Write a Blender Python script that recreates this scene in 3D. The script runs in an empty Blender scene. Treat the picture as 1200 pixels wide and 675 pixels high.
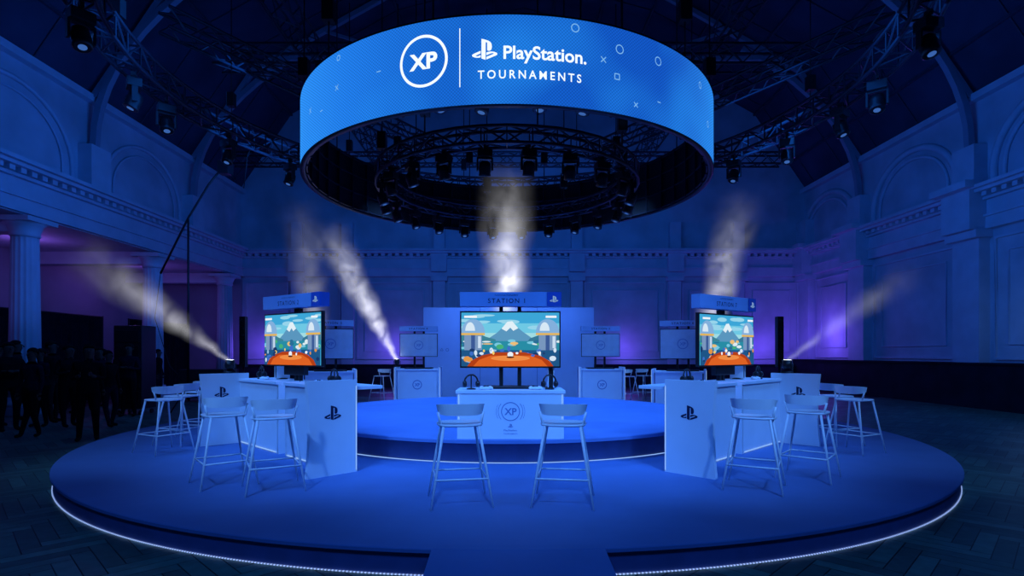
import bpy, bmesh, math, random, re
from mathutils import Vector, Matrix, geometry
random.seed(7)
S = bpy.context.scene
C = S.collection
PI = math.pi
try:
    S.view_settings.view_transform = 'Standard'
except Exception:
    pass
F = 660.0; CX = 594.0; HY = 414.0; CZ = 1.55
YC = 10.45; RS = 6.59; ZS = 0.20; RI = 3.56; ZI = 0.49

# ---------------------------------------------------------------- materials
def mat(name, c, r=0.5, m=0.0, var=0.15, scale=6.0, bump=0.0, spec=0.5):
    M = bpy.data.materials.new(name); M.use_nodes = True
    nt = M.node_tree; b = nt.nodes['Principled BSDF']
    b.inputs['Roughness'].default_value = r; b.inputs['Metallic'].default_value = m
    b.inputs['Specular IOR Level'].default_value = spec
    tc = nt.nodes.new('ShaderNodeTexCoord'); no = nt.nodes.new('ShaderNodeTexNoise')
    no.inputs['Scale'].default_value = scale; no.inputs['Detail'].default_value = 3
    nt.links.new(tc.outputs['Object'], no.inputs['Vector'])
    rp = nt.nodes.new('ShaderNodeValToRGB')
    rp.color_ramp.elements[0].color = (*[x*(1-var) for x in c], 1); rp.color_ramp.elements[0].position = .3
    rp.color_ramp.elements[1].color = (*[min(1, x*(1+var)) for x in c], 1); rp.color_ramp.elements[1].position = .7
    nt.links.new(no.outputs['Fac'], rp.inputs['Fac']); nt.links.new(rp.outputs['Color'], b.inputs['Base Color'])
    if bump:
        bu = nt.nodes.new('ShaderNodeBump'); bu.inputs['Strength'].default_value = bump; bu.inputs['Distance'].default_value = .02
        nt.links.new(no.outputs['Fac'], bu.inputs['Height']); nt.links.new(bu.outputs['Normal'], b.inputs['Normal'])
    return M
def emat(name, c, s=1.0):
    M = bpy.data.materials.new(name); M.use_nodes = True
    nt = M.node_tree; nt.nodes.clear()
    e = nt.nodes.new('ShaderNodeEmission'); e.inputs[0].default_value = (*c, 1); e.inputs[1].default_value = s
    o = nt.nodes.new('ShaderNodeOutputMaterial'); nt.links.new(e.outputs[0], o.inputs[0])
    return M
def M_picture():
    M = bpy.data.materials.new('screen_picture'); M.use_nodes = True
    nt = M.node_tree; nt.nodes.clear()
    a = nt.nodes.new('ShaderNodeVertexColor'); a.layer_name = 'Col'
    e = nt.nodes.new('ShaderNodeEmission'); e.inputs[1].default_value = 1.0
    o = nt.nodes.new('ShaderNodeOutputMaterial')
    nt.links.new(a.outputs[0], e.inputs[0]); nt.links.new(e.outputs[0], o.inputs[0])
    return M
MAT = {}
MAT['white'] = mat('white_laminate', (.78, .82, .90), .45, var=.03, scale=3)
MAT['stool'] = mat('white_powder_coat', (.86, .90, .97), .4, var=.03)
MAT['carpet'] = mat('blue_carpet', (.11, .20, .44), .7, var=.06, scale=1.6, bump=.05, spec=.25)
MAT['carpet2'] = mat('tier_carpet', (.13, .23, .50), .7, var=.06, scale=2, spec=.25)
MAT['skirt'] = mat('stage_skirt', (.06, .10, .28), .6, var=.1)
MAT['skirt2'] = mat('tier_skirt', (.04, .07, .20), .7, var=.1)
MAT['black'] = mat('black_metal', (.012, .013, .018), .45, .3, var=.2)
MAT['truss'] = mat('black_truss', (.02, .024, .04), .4, .4, var=.2)
MAT['plastic'] = mat('black_plastic', (.012, .012, .016), .35, var=.2)
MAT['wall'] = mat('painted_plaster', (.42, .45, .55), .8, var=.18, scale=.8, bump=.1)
MAT['aislewall'] = mat('aisle_plaster', (.26, .24, .32), .8, var=.2, scale=.5)  # darker copy of the wall plaster, aisle shade put into its colour
MAT['trim'] = mat('painted_moulding', (.46, .50, .61), .7, var=.08, scale=2)
MAT['rib'] = mat('painted_roof_rib', (.22, .25, .34), .7, var=.08, scale=2)
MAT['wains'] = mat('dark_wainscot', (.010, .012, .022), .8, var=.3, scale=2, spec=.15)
MAT['drape'] = mat('black_drape', (.010, .010, .018), .95, var=.3, scale=3, spec=.05)
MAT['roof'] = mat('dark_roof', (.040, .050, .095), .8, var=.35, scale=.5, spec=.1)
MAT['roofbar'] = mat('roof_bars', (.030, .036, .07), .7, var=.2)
MAT['mark'] = mat('dark_blue_print', (.004, .012, .06), .5, var=.05)
MAT['mark2'] = mat('mid_blue_print', (.16, .25, .50), .5, var=.05)
MAT['signface'] = mat('sign_face', (.26, .39, .66), .5, var=.05)
MAT['backdrop'] = mat('backdrop_face', (.40, .52, .82), .5, var=.08, scale=1)
MAT['signtile'] = mat('sign_tile_blue', (.03, .10, .42), .4, var=.05)
MAT['greyscreen'] = mat('grey_panel', (.46, .53, .66), .4, var=.08)
MAT['lensw'] = emat('lamp_lens_white', (.85, .92, 1), 14)
MAT['lensb'] = emat('lamp_lens_blue', (.10, .30, 1), .4)
MAT['ledline'] = emat('tier_led', (.32, .55, 1), 1.0)
MAT['ledink'] = emat('led_white_lettering', (.82, .93, 1), 1.15)
MAT['ledmark'] = emat('led_pale_mark', (.22, .55, 1), .85)
MAT['signmark'] = emat('sign_tile_mark', (.35, .6, 1), .6)
MAT['skin'] = mat('skin_tone', (.10, .065, .055), .8, var=.05, spec=.1)
MAT['hair'] = mat('dark_hair', (.012, .01, .01), .9, var=.3, scale=40, spec=.1)
MAT['cloth_a'] = mat('black_cloth', (.007, .008, .011), .95, var=.3, scale=20, spec=.05)
MAT['cloth_b'] = mat('navy_cloth', (.010, .012, .026), .95, var=.3, scale=20, spec=.05)
MAT['cloth_c'] = mat('charcoal_cloth', (.018, .018, .022), .95, var=.3, scale=20, spec=.05)
MAT['pic'] = M_picture()

def led_material():
    M = bpy.data.materials.new('led_screen_blue'); M.use_nodes = True
    nt = M.node_tree; nt.nodes.clear(); L = nt.links
    N = nt.nodes.new
    tc = N('ShaderNodeTexCoord'); sp = N('ShaderNodeSeparateXYZ'); L.new(tc.outputs['Object'], sp.inputs[0])
    mr = N('ShaderNodeMapRange'); mr.inputs[1].default_value = -3.6; mr.inputs[2].default_value = 3.6
    L.new(sp.outputs['X'], mr.inputs[0])
    rp = N('ShaderNodeValToRGB'); cr = rp.color_ramp
    cr.elements[0].position = 0; cr.elements[0].color = (.03, .30, .95, 1)
    cr.elements[1].position = 1; cr.elements[1].color = (.03, .26, .85, 1)
    for p, c in ((.2, (.015, .20, .80, 1)), (.38, (.008, .13, .62, 1)), (.55, (.006, .105, .56, 1)), (.8, (.006, .085, .52, 1))):
        e = cr.elements.new(p); e.color = c
    L.new(mr.outputs[0], rp.inputs[0])
    no = N('ShaderNodeTexNoise'); no.inputs['Scale'].default_value = .9; no.inputs['Detail'].default_value = 1
    L.new(tc.outputs['Object'], no.inputs['Vector'])
    mx = N('ShaderNodeMix'); mx.data_type = 'RGBA'
    r2 = N('ShaderNodeMapRange'); r2.inputs[1].default_value = .45; r2.inputs[2].default_value = .75; r2.inputs[4].default_value = .5
    L.new(no.outputs['Fac'], r2.inputs[0]); L.new(r2.outputs[0], mx.inputs[0])
    L.new(rp.outputs['Color'], mx.inputs[6]); mx.inputs[7].default_value = (.02, .28, .9, 1)
    def grid(src, sc):
        a = N('ShaderNodeMath'); a.operation = 'MULTIPLY'; a.inputs[1].default_value = sc; L.new(src, a.inputs[0])
        s = N('ShaderNodeMath'); s.operation = 'SINE'; L.new(a.outputs[0], s.inputs[0]); return s.outputs[0]
    g = N('ShaderNodeMath'); g.operation = 'MULTIPLY'; L.new(grid(sp.outputs['X'], 150), g.inputs[0]); L.new(grid(sp.outputs['Z'], 150), g.inputs[1])
    st = N('ShaderNodeMapRange'); st.inputs[1].default_value = -1; st.inputs[2].default_value = 1; st.inputs[3].default_value = .7; st.inputs[4].default_value = 1.3
    L.new(g.outputs[0], st.inputs[0])
    e = N('ShaderNodeEmission'); L.new(mx.outputs[2], e.inputs[0]); L.new(st.outputs[0], e.inputs[1])
    o = N('ShaderNodeOutputMaterial'); L.new(e.outputs[0], o.inputs[0])
    return M
MAT['led'] = led_material()
def dots_material():
    M = bpy.data.materials.new('dotted_led_strip'); M.use_nodes = True
    nt = M.node_tree; nt.nodes.clear(); K = nt.links.new; N = nt.nodes.new
    tc = N('ShaderNodeTexCoord'); sp = N('ShaderNodeSeparateXYZ'); K(tc.outputs['Object'], sp.inputs[0])
    def m(op, a, b_=None):
        n_ = N('ShaderNodeMath'); n_.operation = op
        for i, v in enumerate((a, b_)):
            if v is None: continue
            if isinstance(v, (int, float)): n_.inputs[i].default_value = v
            else: K(v, n_.inputs[i])
        return n_.outputs[0]
    an = m('ARCTAN2', sp.outputs[0], sp.outputs[1])
    s = m('SINE', m('MULTIPLY', an, 1500.0))
    st = m('ADD', m('MULTIPLY', m('GREATER_THAN', s, .2), .8), .4)
    e = N('ShaderNodeEmission'); e.inputs[0].default_value = (.32, .48, 1, 1); K(st, e.inputs[1])
    o = N('ShaderNodeOutputMaterial'); K(e.outputs[0], o.inputs[0]); return M
MAT['dots'] = dots_material()
def parquet():
    M = bpy.data.materials.new('parquet_blocks'); M.use_nodes = True
    nt = M.node_tree; b = nt.nodes['Principled BSDF']; K = nt.links.new; N = nt.nodes.new
    a = N('ShaderNodeVertexColor'); a.layer_name = 'Col'
    tc = N('ShaderNodeTexCoord'); no = N('ShaderNodeTexNoise'); no.inputs['Scale'].default_value = 9; K(tc.outputs['Object'], no.inputs['Vector'])
    mr = N('ShaderNodeMapRange'); mr.inputs[3].default_value = .6; mr.inputs[4].default_value = 1.4; K(no.outputs['Fac'], mr.inputs[0])
    mx = N('ShaderNodeMix'); mx.data_type = 'RGBA'; mx.blend_type = 'MULTIPLY'; mx.inputs[0].default_value = 1
    K(a.outputs[0], mx.inputs[6]); K(mr.outputs[0], mx.inputs[7]); K(mx.outputs[2], b.inputs['Base Color'])
    b.inputs['Roughness'].default_value = .45; b.inputs['Specular IOR Level'].default_value = .3
    return M
MAT['parquet'] = parquet()

# ---------------------------------------------------------------- mesh builder
class B:
    def __init__(s): s.bm = bmesh.new(); s.mi = 0
    def _tag(s, fs):
        for f in fs: f.material_index = s.mi
    def box(s, c, d, rot=None, bev=0.0):
        r = bmesh.ops.create_cube(s.bm, size=1.0); vs = r['verts']
        for v in vs: v.co = Vector((v.co.x*d[0], v.co.y*d[1], v.co.z*d[2]))
        fs = list({f for v in vs for f in v.link_faces})
        if bev:
            es = list({e for v in vs for e in v.link_edges})
            q = bmesh.ops.bevel(s.bm, geom=es, offset=bev, segments=2, profile=.7, affect='EDGES')
            vs = list({v for f in q['faces'] for v in f.verts}); fs = list({f for v in vs for f in v.link_faces})
        for v in vs:
            p = v.co
            if rot is not None: p = rot @ p
            v.co = p + Vector(c)
        s._tag(fs); return s
    def path(s, pts, r, n=8, closed=False, caps=True):
        pts = [Vector(p) for p in pts]; m = len(pts); rings = []
        rr = r if isinstance(r, (list, tuple)) else [r]*m
        up0 = None
        for i, p in enumerate(pts):
            a = pts[(i-1) % m] if (closed or i > 0) else p
            b = pts[(i+1) % m] if (closed or i < m-1) else p
            t = (b-a)
            if t.length < 1e-9: t = Vector((0, 0, 1))
            t.normalize()
            ref = Vector((0, 0, 1)) if abs(t.z) < .95 else Vector((0, 1, 0))
            if up0 is not None and abs(t.dot(up0)) < .95: ref = up0
            u = t.cross(ref).normalized(); w = u.cross(t).normalized(); up0 = w
            off = PI/n if n == 4 else 0
            rings.append([s.bm.verts.new(p + (u*math.cos(2*PI*k/n+off) + w*math.sin(2*PI*k/n+off))*rr[i]) for k in range(n)])
        fs = []
        for i in range(m if closed else m-1):
            A = rings[i]; Bn = rings[(i+1) % m]
            for k in range(n):
                fs.append(s.bm.faces.new((A[k], A[(k+1) % n], Bn[(k+1) % n], Bn[k])))
        if caps and not closed:
            fs.append(s.bm.faces.new(rings[0][::-1])); fs.append(s.bm.faces.new(rings[-1]))
        for f in fs: f.smooth = n > 5
        s._tag(fs); return s
    def tube(s, p, q, r, n=8, r2=None):
        return s.path([p, q], [r, r if r2 is None else r2], n)
    def lathe(s, prof, c=(0, 0, 0), n=32, rot=None, a0=0, a1=2*PI, smooth=True, flute=None, caps=True, loop=False):
        full = abs(a1-a0-2*PI) < 1e-6; k = n if full else n+1; rings = []
        for (r, z) in prof:
            ring = []
            for i in range(k):
                a = a0+(a1-a0)*i/n
                rad = r*(flute(a) if flute else 1)
                p = Vector((rad*math.cos(a), rad*math.sin(a), z))
                if rot is not None: p = rot @ p
                ring.append(s.bm.verts.new(p+Vector(c)))
            rings.append(ring)
        fs = []; J = len(prof)
        for j in range(J if loop else J-1):
            for i in range(k if full else k-1):
                a, b = rings[j][i], rings[j][(i+1) % k]; d, e = rings[(j+1) % J][(i+1) % k], rings[(j+1) % J][i]
                fs.append(s.bm.faces.new((a, b, d, e)))
        for f in fs: f.smooth = smooth
        if full and caps and not loop:
            if prof[0][0] > 1e-4: fs.append(s.bm.faces.new(rings[0][::-1]))
            if prof[-1][0] > 1e-4: fs.append(s.bm.faces.new(rings[-1]))
        s._tag(fs); return s
    def poly(s, vs, fs, fn):
        nv = [s.bm.verts.new(Vector(fn(*v))) for v in vs]; out = []
        for f in fs:
            if len(set(f)) < 3: continue
            try: out.append(s.bm.faces.new([nv[i] for i in f]))
            except ValueError: pass
        s._tag(out); return s
    def sphere(s, c, d, n=16, rot=None):
        r = bmesh.ops.create_uvsphere(s.bm, u_segments=n, v_segments=max(6, n//2), radius=.5)
        for v in r['verts']:
            p = Vector((v.co.x*d[0], v.co.y*d[1], v.co.z*d[2]))
            if rot is not None: p = rot @ p
            v.co = p+Vector(c)
        fs = list({f for v in r['verts'] for f in v.link_faces})
        for f in fs: f.smooth = True
        s._tag(fs); return s
    def build(s, name, mats, parent=None, label=None, kind=None, recalc=True):
        if recalc:
            bmesh.ops.recalc_face_normals(s.bm, faces=s.bm.faces[:])
        me = bpy.data.meshes.new(name); s.bm.to_mesh(me); s.bm.free()
        for m in (mats if isinstance(mats, (list, tuple)) else [mats]): me.materials.append(MAT[m] if isinstance(m, str) else m)
        o = bpy.data.objects.new(name, me); C.objects.link(o)
        if parent is not None: o.parent = parent
        if label: o['label'] = label
        if kind: o['kind'] = kind
        return o
def tag(o, label, cat, group=None, kind=None):
    o['label'] = label; o['category'] = cat
    if group: o['group'] = group
    if kind: o['kind'] = kind
    return o
def empty(name, loc=(0, 0, 0), rz=0):
    o = bpy.data.objects.new(name, None); C.objects.link(o); o.location = loc; o.rotation_euler = (0, 0, rz); o.empty_display_size = .1
    return o
def dup(o, parent=None):
    c = o.copy(); C.objects.link(c); c.parent = parent
    for ch in list(o.children): dup(ch, c)
    return c
def struct(o): o['kind'] = 'structure'; return o

# ---------------------------------------------------------------- 2d shapes
_tc = {}
def text2d(body, bold=0.0, spacing=1.0):
    k = (body, bold, spacing)
    if k in _tc: return _tc[k]
    cu = bpy.data.curves.new('t', 'FONT'); cu.body = body; cu.offset = bold; cu.space_character = spacing; cu.resolution_u = 4
    o = bpy.data.objects.new('t', cu); C.objects.link(o)
    bpy.context.view_layer.update()
    dg = bpy.context.evaluated_depsgraph_get()
    me = bpy.data.meshes.new_from_object(o.evaluated_get(dg))
    vs = [(v.co.x, v.co.y) for v in me.vertices]; fs = [tuple(p.vertices) for p in me.polygons]
    C.objects.unlink(o); bpy.data.objects.remove(o); bpy.data.meshes.remove(me)
    x0 = min(v[0] for v in vs); x1 = max(v[0] for v in vs); y0 = min(v[1] for v in vs); y1 = max(v[1] for v in vs)
    vs = [((v[0]-x0)/(x1-x0)-.5, (v[1]-y0)/(y1-y0)-.5) for v in vs]
    _tc[k] = (vs, fs); return _tc[k]
def place2d(shape, cx, cy, w, h):
    vs, fs = shape
    return [(cx+v[0]*w, cy+v[1]*h) for v in vs], fs
def bez(p0, p1, p2, p3, n=8):
    out = []
    for i in range(1, n+1):
        t = i/n; u = 1-t
        out.append(tuple(u**3*p0[k]+3*u*u*t*p1[k]+3*u*t*t*p2[k]+t**3*p3[k] for k in (0, 1)))
    return out
def svg(d):
    tok = re.findall(r'[MmLlHhVvCcSsZz]|-?\d*\.?\d+', d); i = 0; cur = (0, 0); subs = []; pts = []; cmd = None; lc = None
    def num():
        nonlocal i
        v = float(tok[i]); i += 1; return v
    while i < len(tok):
        if re.match('[A-Za-z]', tok[i]): cmd = tok[i]; i += 1
        if cmd in 'Zz':
            subs.append(pts); cur = pts[0]; pts = []; lc = None; continue
        rel = cmd.islower(); ox, oy = cur if rel else (0, 0); c = cmd.upper()
        if c == 'M': cur = (ox+num(), oy+num()); pts = [cur]; cmd = 'l' if rel else 'L'; lc = None
        elif c == 'L': cur = (ox+num(), oy+num()); pts.append(cur); lc = None
        elif c == 'H': cur = (ox+num(), cur[1]); pts.append(cur); lc = None
        elif c == 'V': cur = (cur[0], oy+num()); pts.append(cur); lc = None
        elif c in 'CS':
            if c == 'C': a = (ox+num(), oy+num())
            else: a = (2*cur[0]-lc[0], 2*cur[1]-lc[1]) if lc else cur
            b = (ox+num(), oy+num()); e = (ox+num(), oy+num())
            pts += bez(cur, a, b, e, 6); cur = e; lc = b
    return subs
PSD = "M8.985 2.596v17.548l3.915 1.261V6.688c0-.69.304-1.151.794-.991.636.181.76.814.76 1.505v5.876c2.441 1.193 4.362-.002 4.362-3.153 0-3.237-1.126-4.675-4.438-5.827-1.307-.448-3.728-1.186-5.391-1.502zM13.641 18.838l6.296-2.275c.715-.258.826-.625.246-.818-.586-.192-1.637-.139-2.357.123l-4.205 1.499v-2.385l.24-.085s1.201-.42 2.913-.615c1.696-.18 3.785.029 5.437.661 1.848.601 2.041 1.472 1.576 2.072s-1.622 1.036-1.622 1.036l-8.544 3.107v-2.297zM1.808 18.6c-1.9-.545-2.214-1.668-1.352-2.321.801-.585 2.159-1.051 2.159-1.051l5.616-2.013v2.313L4.206 17c-.705.271-.825.632-.239.826.586.195 1.637.15 2.343-.12L8.248 17v2.074c-.12.03-.256.044-.39.073-1.939.331-3.996.196-6.038-.479z"
def ps2d():
    vs = []; fs = []
    for sub in svg(PSD):
        P = []
        for p in sub:
            if not P or (abs(p[0]-P[-1][0])+abs(p[1]-P[-1][1])) > 1e-4: P.append(p)
        if abs(P[0][0]-P[-1][0])+abs(P[0][1]-P[-1][1]) < 1e-4: P.pop()
        b = len(vs); vs += [((p[0]-12)/24, -(p[1]-12)/19) for p in P]
        for t in geometry.tessellate_polygon([[Vector((p[0], p[1], 0)) for p in P]]): fs.append(tuple(b+i for i in t))
    return vs, fs
PS = ps2d()
def ring2d(r0, r1, n=48, a0=0, a1=2*PI):
    vs = []; fs = []
    for i in range(n+1):
        a = a0+(a1-a0)*i/n
        vs += [(r0*math.cos(a), r0*math.sin(a)), (r1*math.cos(a), r1*math.sin(a))]
    for i in range(n): fs.append((2*i, 2*i+1, 2*i+3, 2*i+2))
    return vs, fs
def bar2d(p, q, w):
    p = Vector(p); q = Vector(q); t = (q-p).normalized(); n = Vector((-t.y, t.x))*w/2
    return [tuple(p+n), tuple(p-n), tuple(q-n), tuple(q+n)], [(0, 1, 2, 3)]
def sym2d(k, r, w):
    if k == 'o': return [ring2d(r-w, r, 24)]
    if k == 'x': return [bar2d((-r, -r), (r, r), w), bar2d((-r, r), (r, -r), w)]
    if k == 's': return [bar2d((-r, -r), (r, -r), w), bar2d((r, -r), (r, r), w), bar2d((r, r), (-r, r), w), bar2d((-r, r), (-r, -r), w)]
    if k == 't':
        a = [(r*math.cos(t), r*math.sin(t)) for t in (PI/2, PI/2+2*PI/3, PI/2+4*PI/3)]
        return [bar2d(a[i], a[(i+1) % 3], w) for i in range(3)]
    if k == '-': return [bar2d((-r, 0), (r, 0), w)]
def off(sh, dx, dy): return [(v[0]+dx, v[1]+dy) for v in sh[0]], sh[1]

# ================================================================= SETTING
WL = -12.27; WR = 13.75; YB = 26.0; YF = -3.0; CZC = 6.28; XM = (WL+WR)/2; HW = (WR-WL)/2
def build_floor():
    bm = bmesh.new(); cl = bm.loops.layers.float_color.new('Col')
    def quad(P, z, c):
        f = bm.faces.new([bm.verts.new((p[0], p[1], z)) for p in P])
        for l in f.loops: l[cl] = (*c, 1)
    quad([(-17, YF), (WR+.3, YF), (WR+.3, YB), (-17, YB)], -.004, (.008, .016, .018))
    L_, W_ = .66, .132; rnd = random.Random(3); g = .004; cs, sn = math.cos(PI/4), math.sin(PI/4)
    cA = (.035, .095, .080); cB = (.085, .21, .165)
    for i in range(-170, 190):
        for j in range(-24, 25):
            ox = i*W_+j*L_; oy = i*W_-j*L_
            for (x0, y0, x1, y1) in ((0, 0, L_, W_), (L_, W_-L_, L_+W_, W_)):
                mx, my = ox+(x0+x1)/2, oy+(y0+y1)/2
                X = mx*cs-my*sn; Y = mx*sn+my*cs+9
                if not (-12.2 < X < WR and 1.5 < Y < 20) or math.hypot(X, Y-YC) < RS-.8: continue
                t = rnd.random(); c = tuple(cA[k]+(cB[k]-cA[k])*t for k in range(3))
                P = [(ox+x0+g, oy+y0+g), (ox+x1-g, oy+y0+g), (ox+x1-g, oy+y1-g), (ox+x0+g, oy+y1-g)]
                quad([(p[0]*cs-p[1]*sn, p[0]*sn+p[1]*cs+9) for p in P], 0.0, c)
    me = bpy.data.meshes.new('floor'); bm.to_mesh(me); bm.free(); me.materials.append(MAT['parquet'])
    o = bpy.data.objects.new('floor', me); C.objects.link(o); struct(o)
build_floor()
def vault(t, k=1.0, dz=0): return (XM+HW*k*math.cos(t), 7.6+dz+7.6*k*math.sin(t))
PR = [(1, 9.2), (.82, 12.6), (.4, 15.6), (0, 17.0), (-.4, 15.6), (-.82, 12.6), (-1, 9.2)]
def pr(u):
    for (a, za), (c, zc) in zip(PR, PR[1:]):
        if c <= u <= a: return za+(zc-za)*(a-u)/(a-c)
    return 9.2
def PX(u): return XM+HW*u
b = B()
vs = [(PX(u), y, z) for y in (YF, YB) for u, z in PR]; n_ = len(PR)
b.poly(vs, [(i, i+1, n_+1+i, n_+i) for i in range(n_-1)], lambda x, y, z: (x, y, z))
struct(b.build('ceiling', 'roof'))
b = B(); vs = [(WL, 0), (WR, 0)] + [(PX(u), z) for u, z in PR]
b.poly(vs, [tuple(range(len(vs)))], lambda x, z: (x, YB, z))
struct(b.build('wall_back', 'wall'))
b = B(); b.box((WR+.15, (YF+YB)/2, 4.6), (.3, YB-YF, 9.2)); struct(b.build('wall_right', 'wall'))
b = B(); b.box((WL-.15, (YF+YB)/2, 7.15), (.3, YB-YF, 4.1)); struct(b.build('wall_left', 'wall'))
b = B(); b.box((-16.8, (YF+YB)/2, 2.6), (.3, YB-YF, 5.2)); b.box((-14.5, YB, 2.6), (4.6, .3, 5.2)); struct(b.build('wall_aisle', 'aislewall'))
b = B(); b.box((-14.5, (YF+YB)/2, 5.15), (4.6, YB-YF, .2))
for y in (3.8, 9.2, 14.4, 19.6, 24.8): b.box((-14.5, y, 4.85), (4.3, .45, .45))
struct(b.build('trim_1', 'trim'))
def entab(name, along, const, a, bb, side, dent=True, z0=CZC-1.2):
    q = B()
    def bx(c, w, z, h, lo=a, hi=bb):
        if along == 'y': q.box((const+side*w/2, (lo+hi)/2, z+h/2), (w, hi-lo, h))
        else: q.box(((lo+hi)/2, const+side*w/2, z+h/2), (hi-lo, w, h))
    bx(0, .18, z0, .34); bx(0, .24, z0+.34, .06); bx(0, .14, z0+.40, .42); bx(0, .26, z0+.82, .08); bx(0, .50, z0+1.02, .09); bx(0, .62, z0+1.11, .1)
    if dent:
        y = a+.15
        while y < bb-.1:
            bx(0, .38, z0+.90, .12, y, y+.16); y += .32
    return struct(q.build(name, 'trim'))
entab('trim_2', 'y', WL, YF, YB, 1); entab('trim_3', 'y', WR, YF, YB, -1); entab('trim_4', 'x', YB, WL, WR, -1)
q = B()
for (X, sd) in ((WL, 1), (WR, -1)):
    q.box((X+sd*.1, (YF+YB)/2, 9.0), (.25, YB-YF, .2))
struct(q.build('trim_5', 'trim'))
def archpts(const, y0, a, zb, zs, dx=0):
    P = [(y0-a, zb)] + [(y0-a*math.cos(t), zs+a*.85*math.sin(t)) for t in [PI*i/18 for i in range(19)]] + [(y0+a, zb)]
    return [(const+dx, p[0], p[1]) for p in P]
q = B()
def upper_wall(const, sd, ys, r0):
    for y0 in ys:
        for a, r in ((1.95, r0), (1.6, r0*.5)):
            q.path(archpts(const, y0, a, CZC+.1, 6.75, dx=sd*.04), r, 6, caps=False)
upper_wall(WR, -1, (8.6, 13.9, 19.1, 24.1), .11); upper_wall(WL, 1, (8.6, 13.9, 19.1), .06)
struct(q.build('trim_6', 'trim'))
q = B()
for y in (5.7, 11.2, 16.5, 21.7, 25.6):
    q.box((WR-.16, y, (CZC-1.2)/2), (.32, .95, CZC-1.2)); q.box((WR-.24, y, .6), (.48, 1.15, 1.2)); q.box((WR-.24, y, CZC-1.32), (.5, 1.15, .22))
    q.box((WR-.38, y, CZC-.6), (.5, 1.05, 1.2)); q.box((WR-.5, y, CZC+.05), (.75, 1.35, .2)); q.box((WR-.2, y, 6.95), (.4, .8, 1.2))
    if y < 25: q.box((WL+.2, y, 6.95), (.4, .8, 1.2))
for x in (-9.6, -7.3, -3.1, 3.2, 7.7, 10.6):
    q.box((x, YB-.12, (CZC-1.2)/2), (.55, .24, CZC-1.2)); q.box((x, YB-.18, CZC-1.32), (.75, .36, .2)); q.box((x, YB-.2, CZC-.5), (.7, .4, 1.0)); q.box((x, YB-.15, 6.95), (.5, .3, 1.2))
struct(q.build('trim_7', 'trim'))
q = B()
def frame_back(x0, x1, z0, z1, r=.05):
    q.path([(x0, YB-.02, z0), (x1, YB-.02, z0), (x1, YB-.02, z1), (x0, YB-.02, z1)], r, 4, closed=True)
def frame_right(y0, y1, z0, z1, r=.05):
    q.path([(WR-.02, y0, z0), (WR-.02, y1, z0), (WR-.02, y1, z1), (WR-.02, y0, z1)], r, 4, closed=True)
for x0, x1 in ((-12, -10.1), (-9.2, -7.7), (-6.9, -3.5), (-2.7, 2.8), (3.6, 7.3), (8.1, 10.2), (11, 13.4)):
    frame_back(x0, x1, 1.3, 4.8, .06)
    if x1-x0 > 2: frame_back(x0+.35, x1-.35, 1.65, 4.45, .03)
for y0, y1 in ((6.4, 10.5), (12, 15.8), (17.2, 21.0), (22.4, 25)):
    frame_right(y0, y1, 1.4, 4.8, .06); frame_right(y0+.4, y1-.4, 1.8, 4.4, .03)
struct(q.build('trim_8', 'trim'))
q = B()
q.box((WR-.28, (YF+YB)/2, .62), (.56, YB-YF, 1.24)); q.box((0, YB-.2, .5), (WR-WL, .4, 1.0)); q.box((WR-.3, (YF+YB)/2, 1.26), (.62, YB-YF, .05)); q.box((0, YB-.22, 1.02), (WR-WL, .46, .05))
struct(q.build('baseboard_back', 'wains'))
q = B()
for y in (5.7, 11.2, 16.5, 21.7):
    for sd in (0, 1):
        P = [vault((PI*i/36*.9 if not sd else PI-PI*i/36*.9), .985) for i in range(12)]
        q.path([(p[0], y, p[1]) for p in P], .13, 4, caps=False)
    q.path([(PX(u*.985), y, pr(u)-.15) for u in (1, .82, .4, 0, -.4, -.82, -1)], .12, 4, caps=False)
    for u in (-.6, .6): q.tube((PX(u), y, pr(u)-.2), (PX(u*.55), y, 12.9), .07, 4)
    q.tube((PX(-.74), y, 12.9), (PX(.74), y, 12.9), .10, 4)
struct(q.build('trim_9', 'rib'))
q = B()
for u in [-.94, -.82, -.7, -.55, -.4, -.25, -.1, .1, .25, .4, .55, .7, .82, .94]:
    q.tube((PX(u), YF, pr(u)-.06), (PX(u), YB, pr(u)-.06), .06, 4)
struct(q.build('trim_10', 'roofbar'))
q = B()
for j in range(14):
    y = YF+.6+j*2.12
    q.path([(PX(u), y, pr(u)-.03) for u in (1, .82, .4, 0, -.4, -.82, -1)], .03, 4, caps=False)
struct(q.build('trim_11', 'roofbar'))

col0 = None
for i, y in enumerate((14.4, 19.6, 24.6, 9.2)):
    if col0 is None:
        col0 = empty('fluted_column')
        q = B(); q.box((0, 0, .1), (.95, .95, .2)); q.lathe([(.46, .2), (.48, .27), (.44, .34), (.39, .38), (.39, .44)]); q.build('base', 'trim', col0)
        q = B(); q.lathe([(.33, .44), (.33, 1.6), (.29, 4.55)], n=96, flute=lambda a: 1-.09*abs(math.sin(a*8))); q.build('shaft', 'trim', col0)
        q = B(); q.lathe([(.29, 4.5), (.33, 4.55), (.31, 4.6), (.38, 4.8), (.45, 4.86)]); q.box((0, 0, 4.92), (.95, .95, .12)); q.build('capital', 'trim', col0); c = col0
    else: c = dup(col0)
    c.location = (WL-.05, y, 0)
    tag(c, ['fluted column at the left edge, nearest of the aisle columns in view', 'fluted column standing between the crowd and the left boom arm, second along the aisle', 'fluted column at the far left corner of the hall beside the back wall', 'fluted aisle column nearest the camera at the far left'][i], 'column', 'fluted columns of the left aisle')
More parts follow.
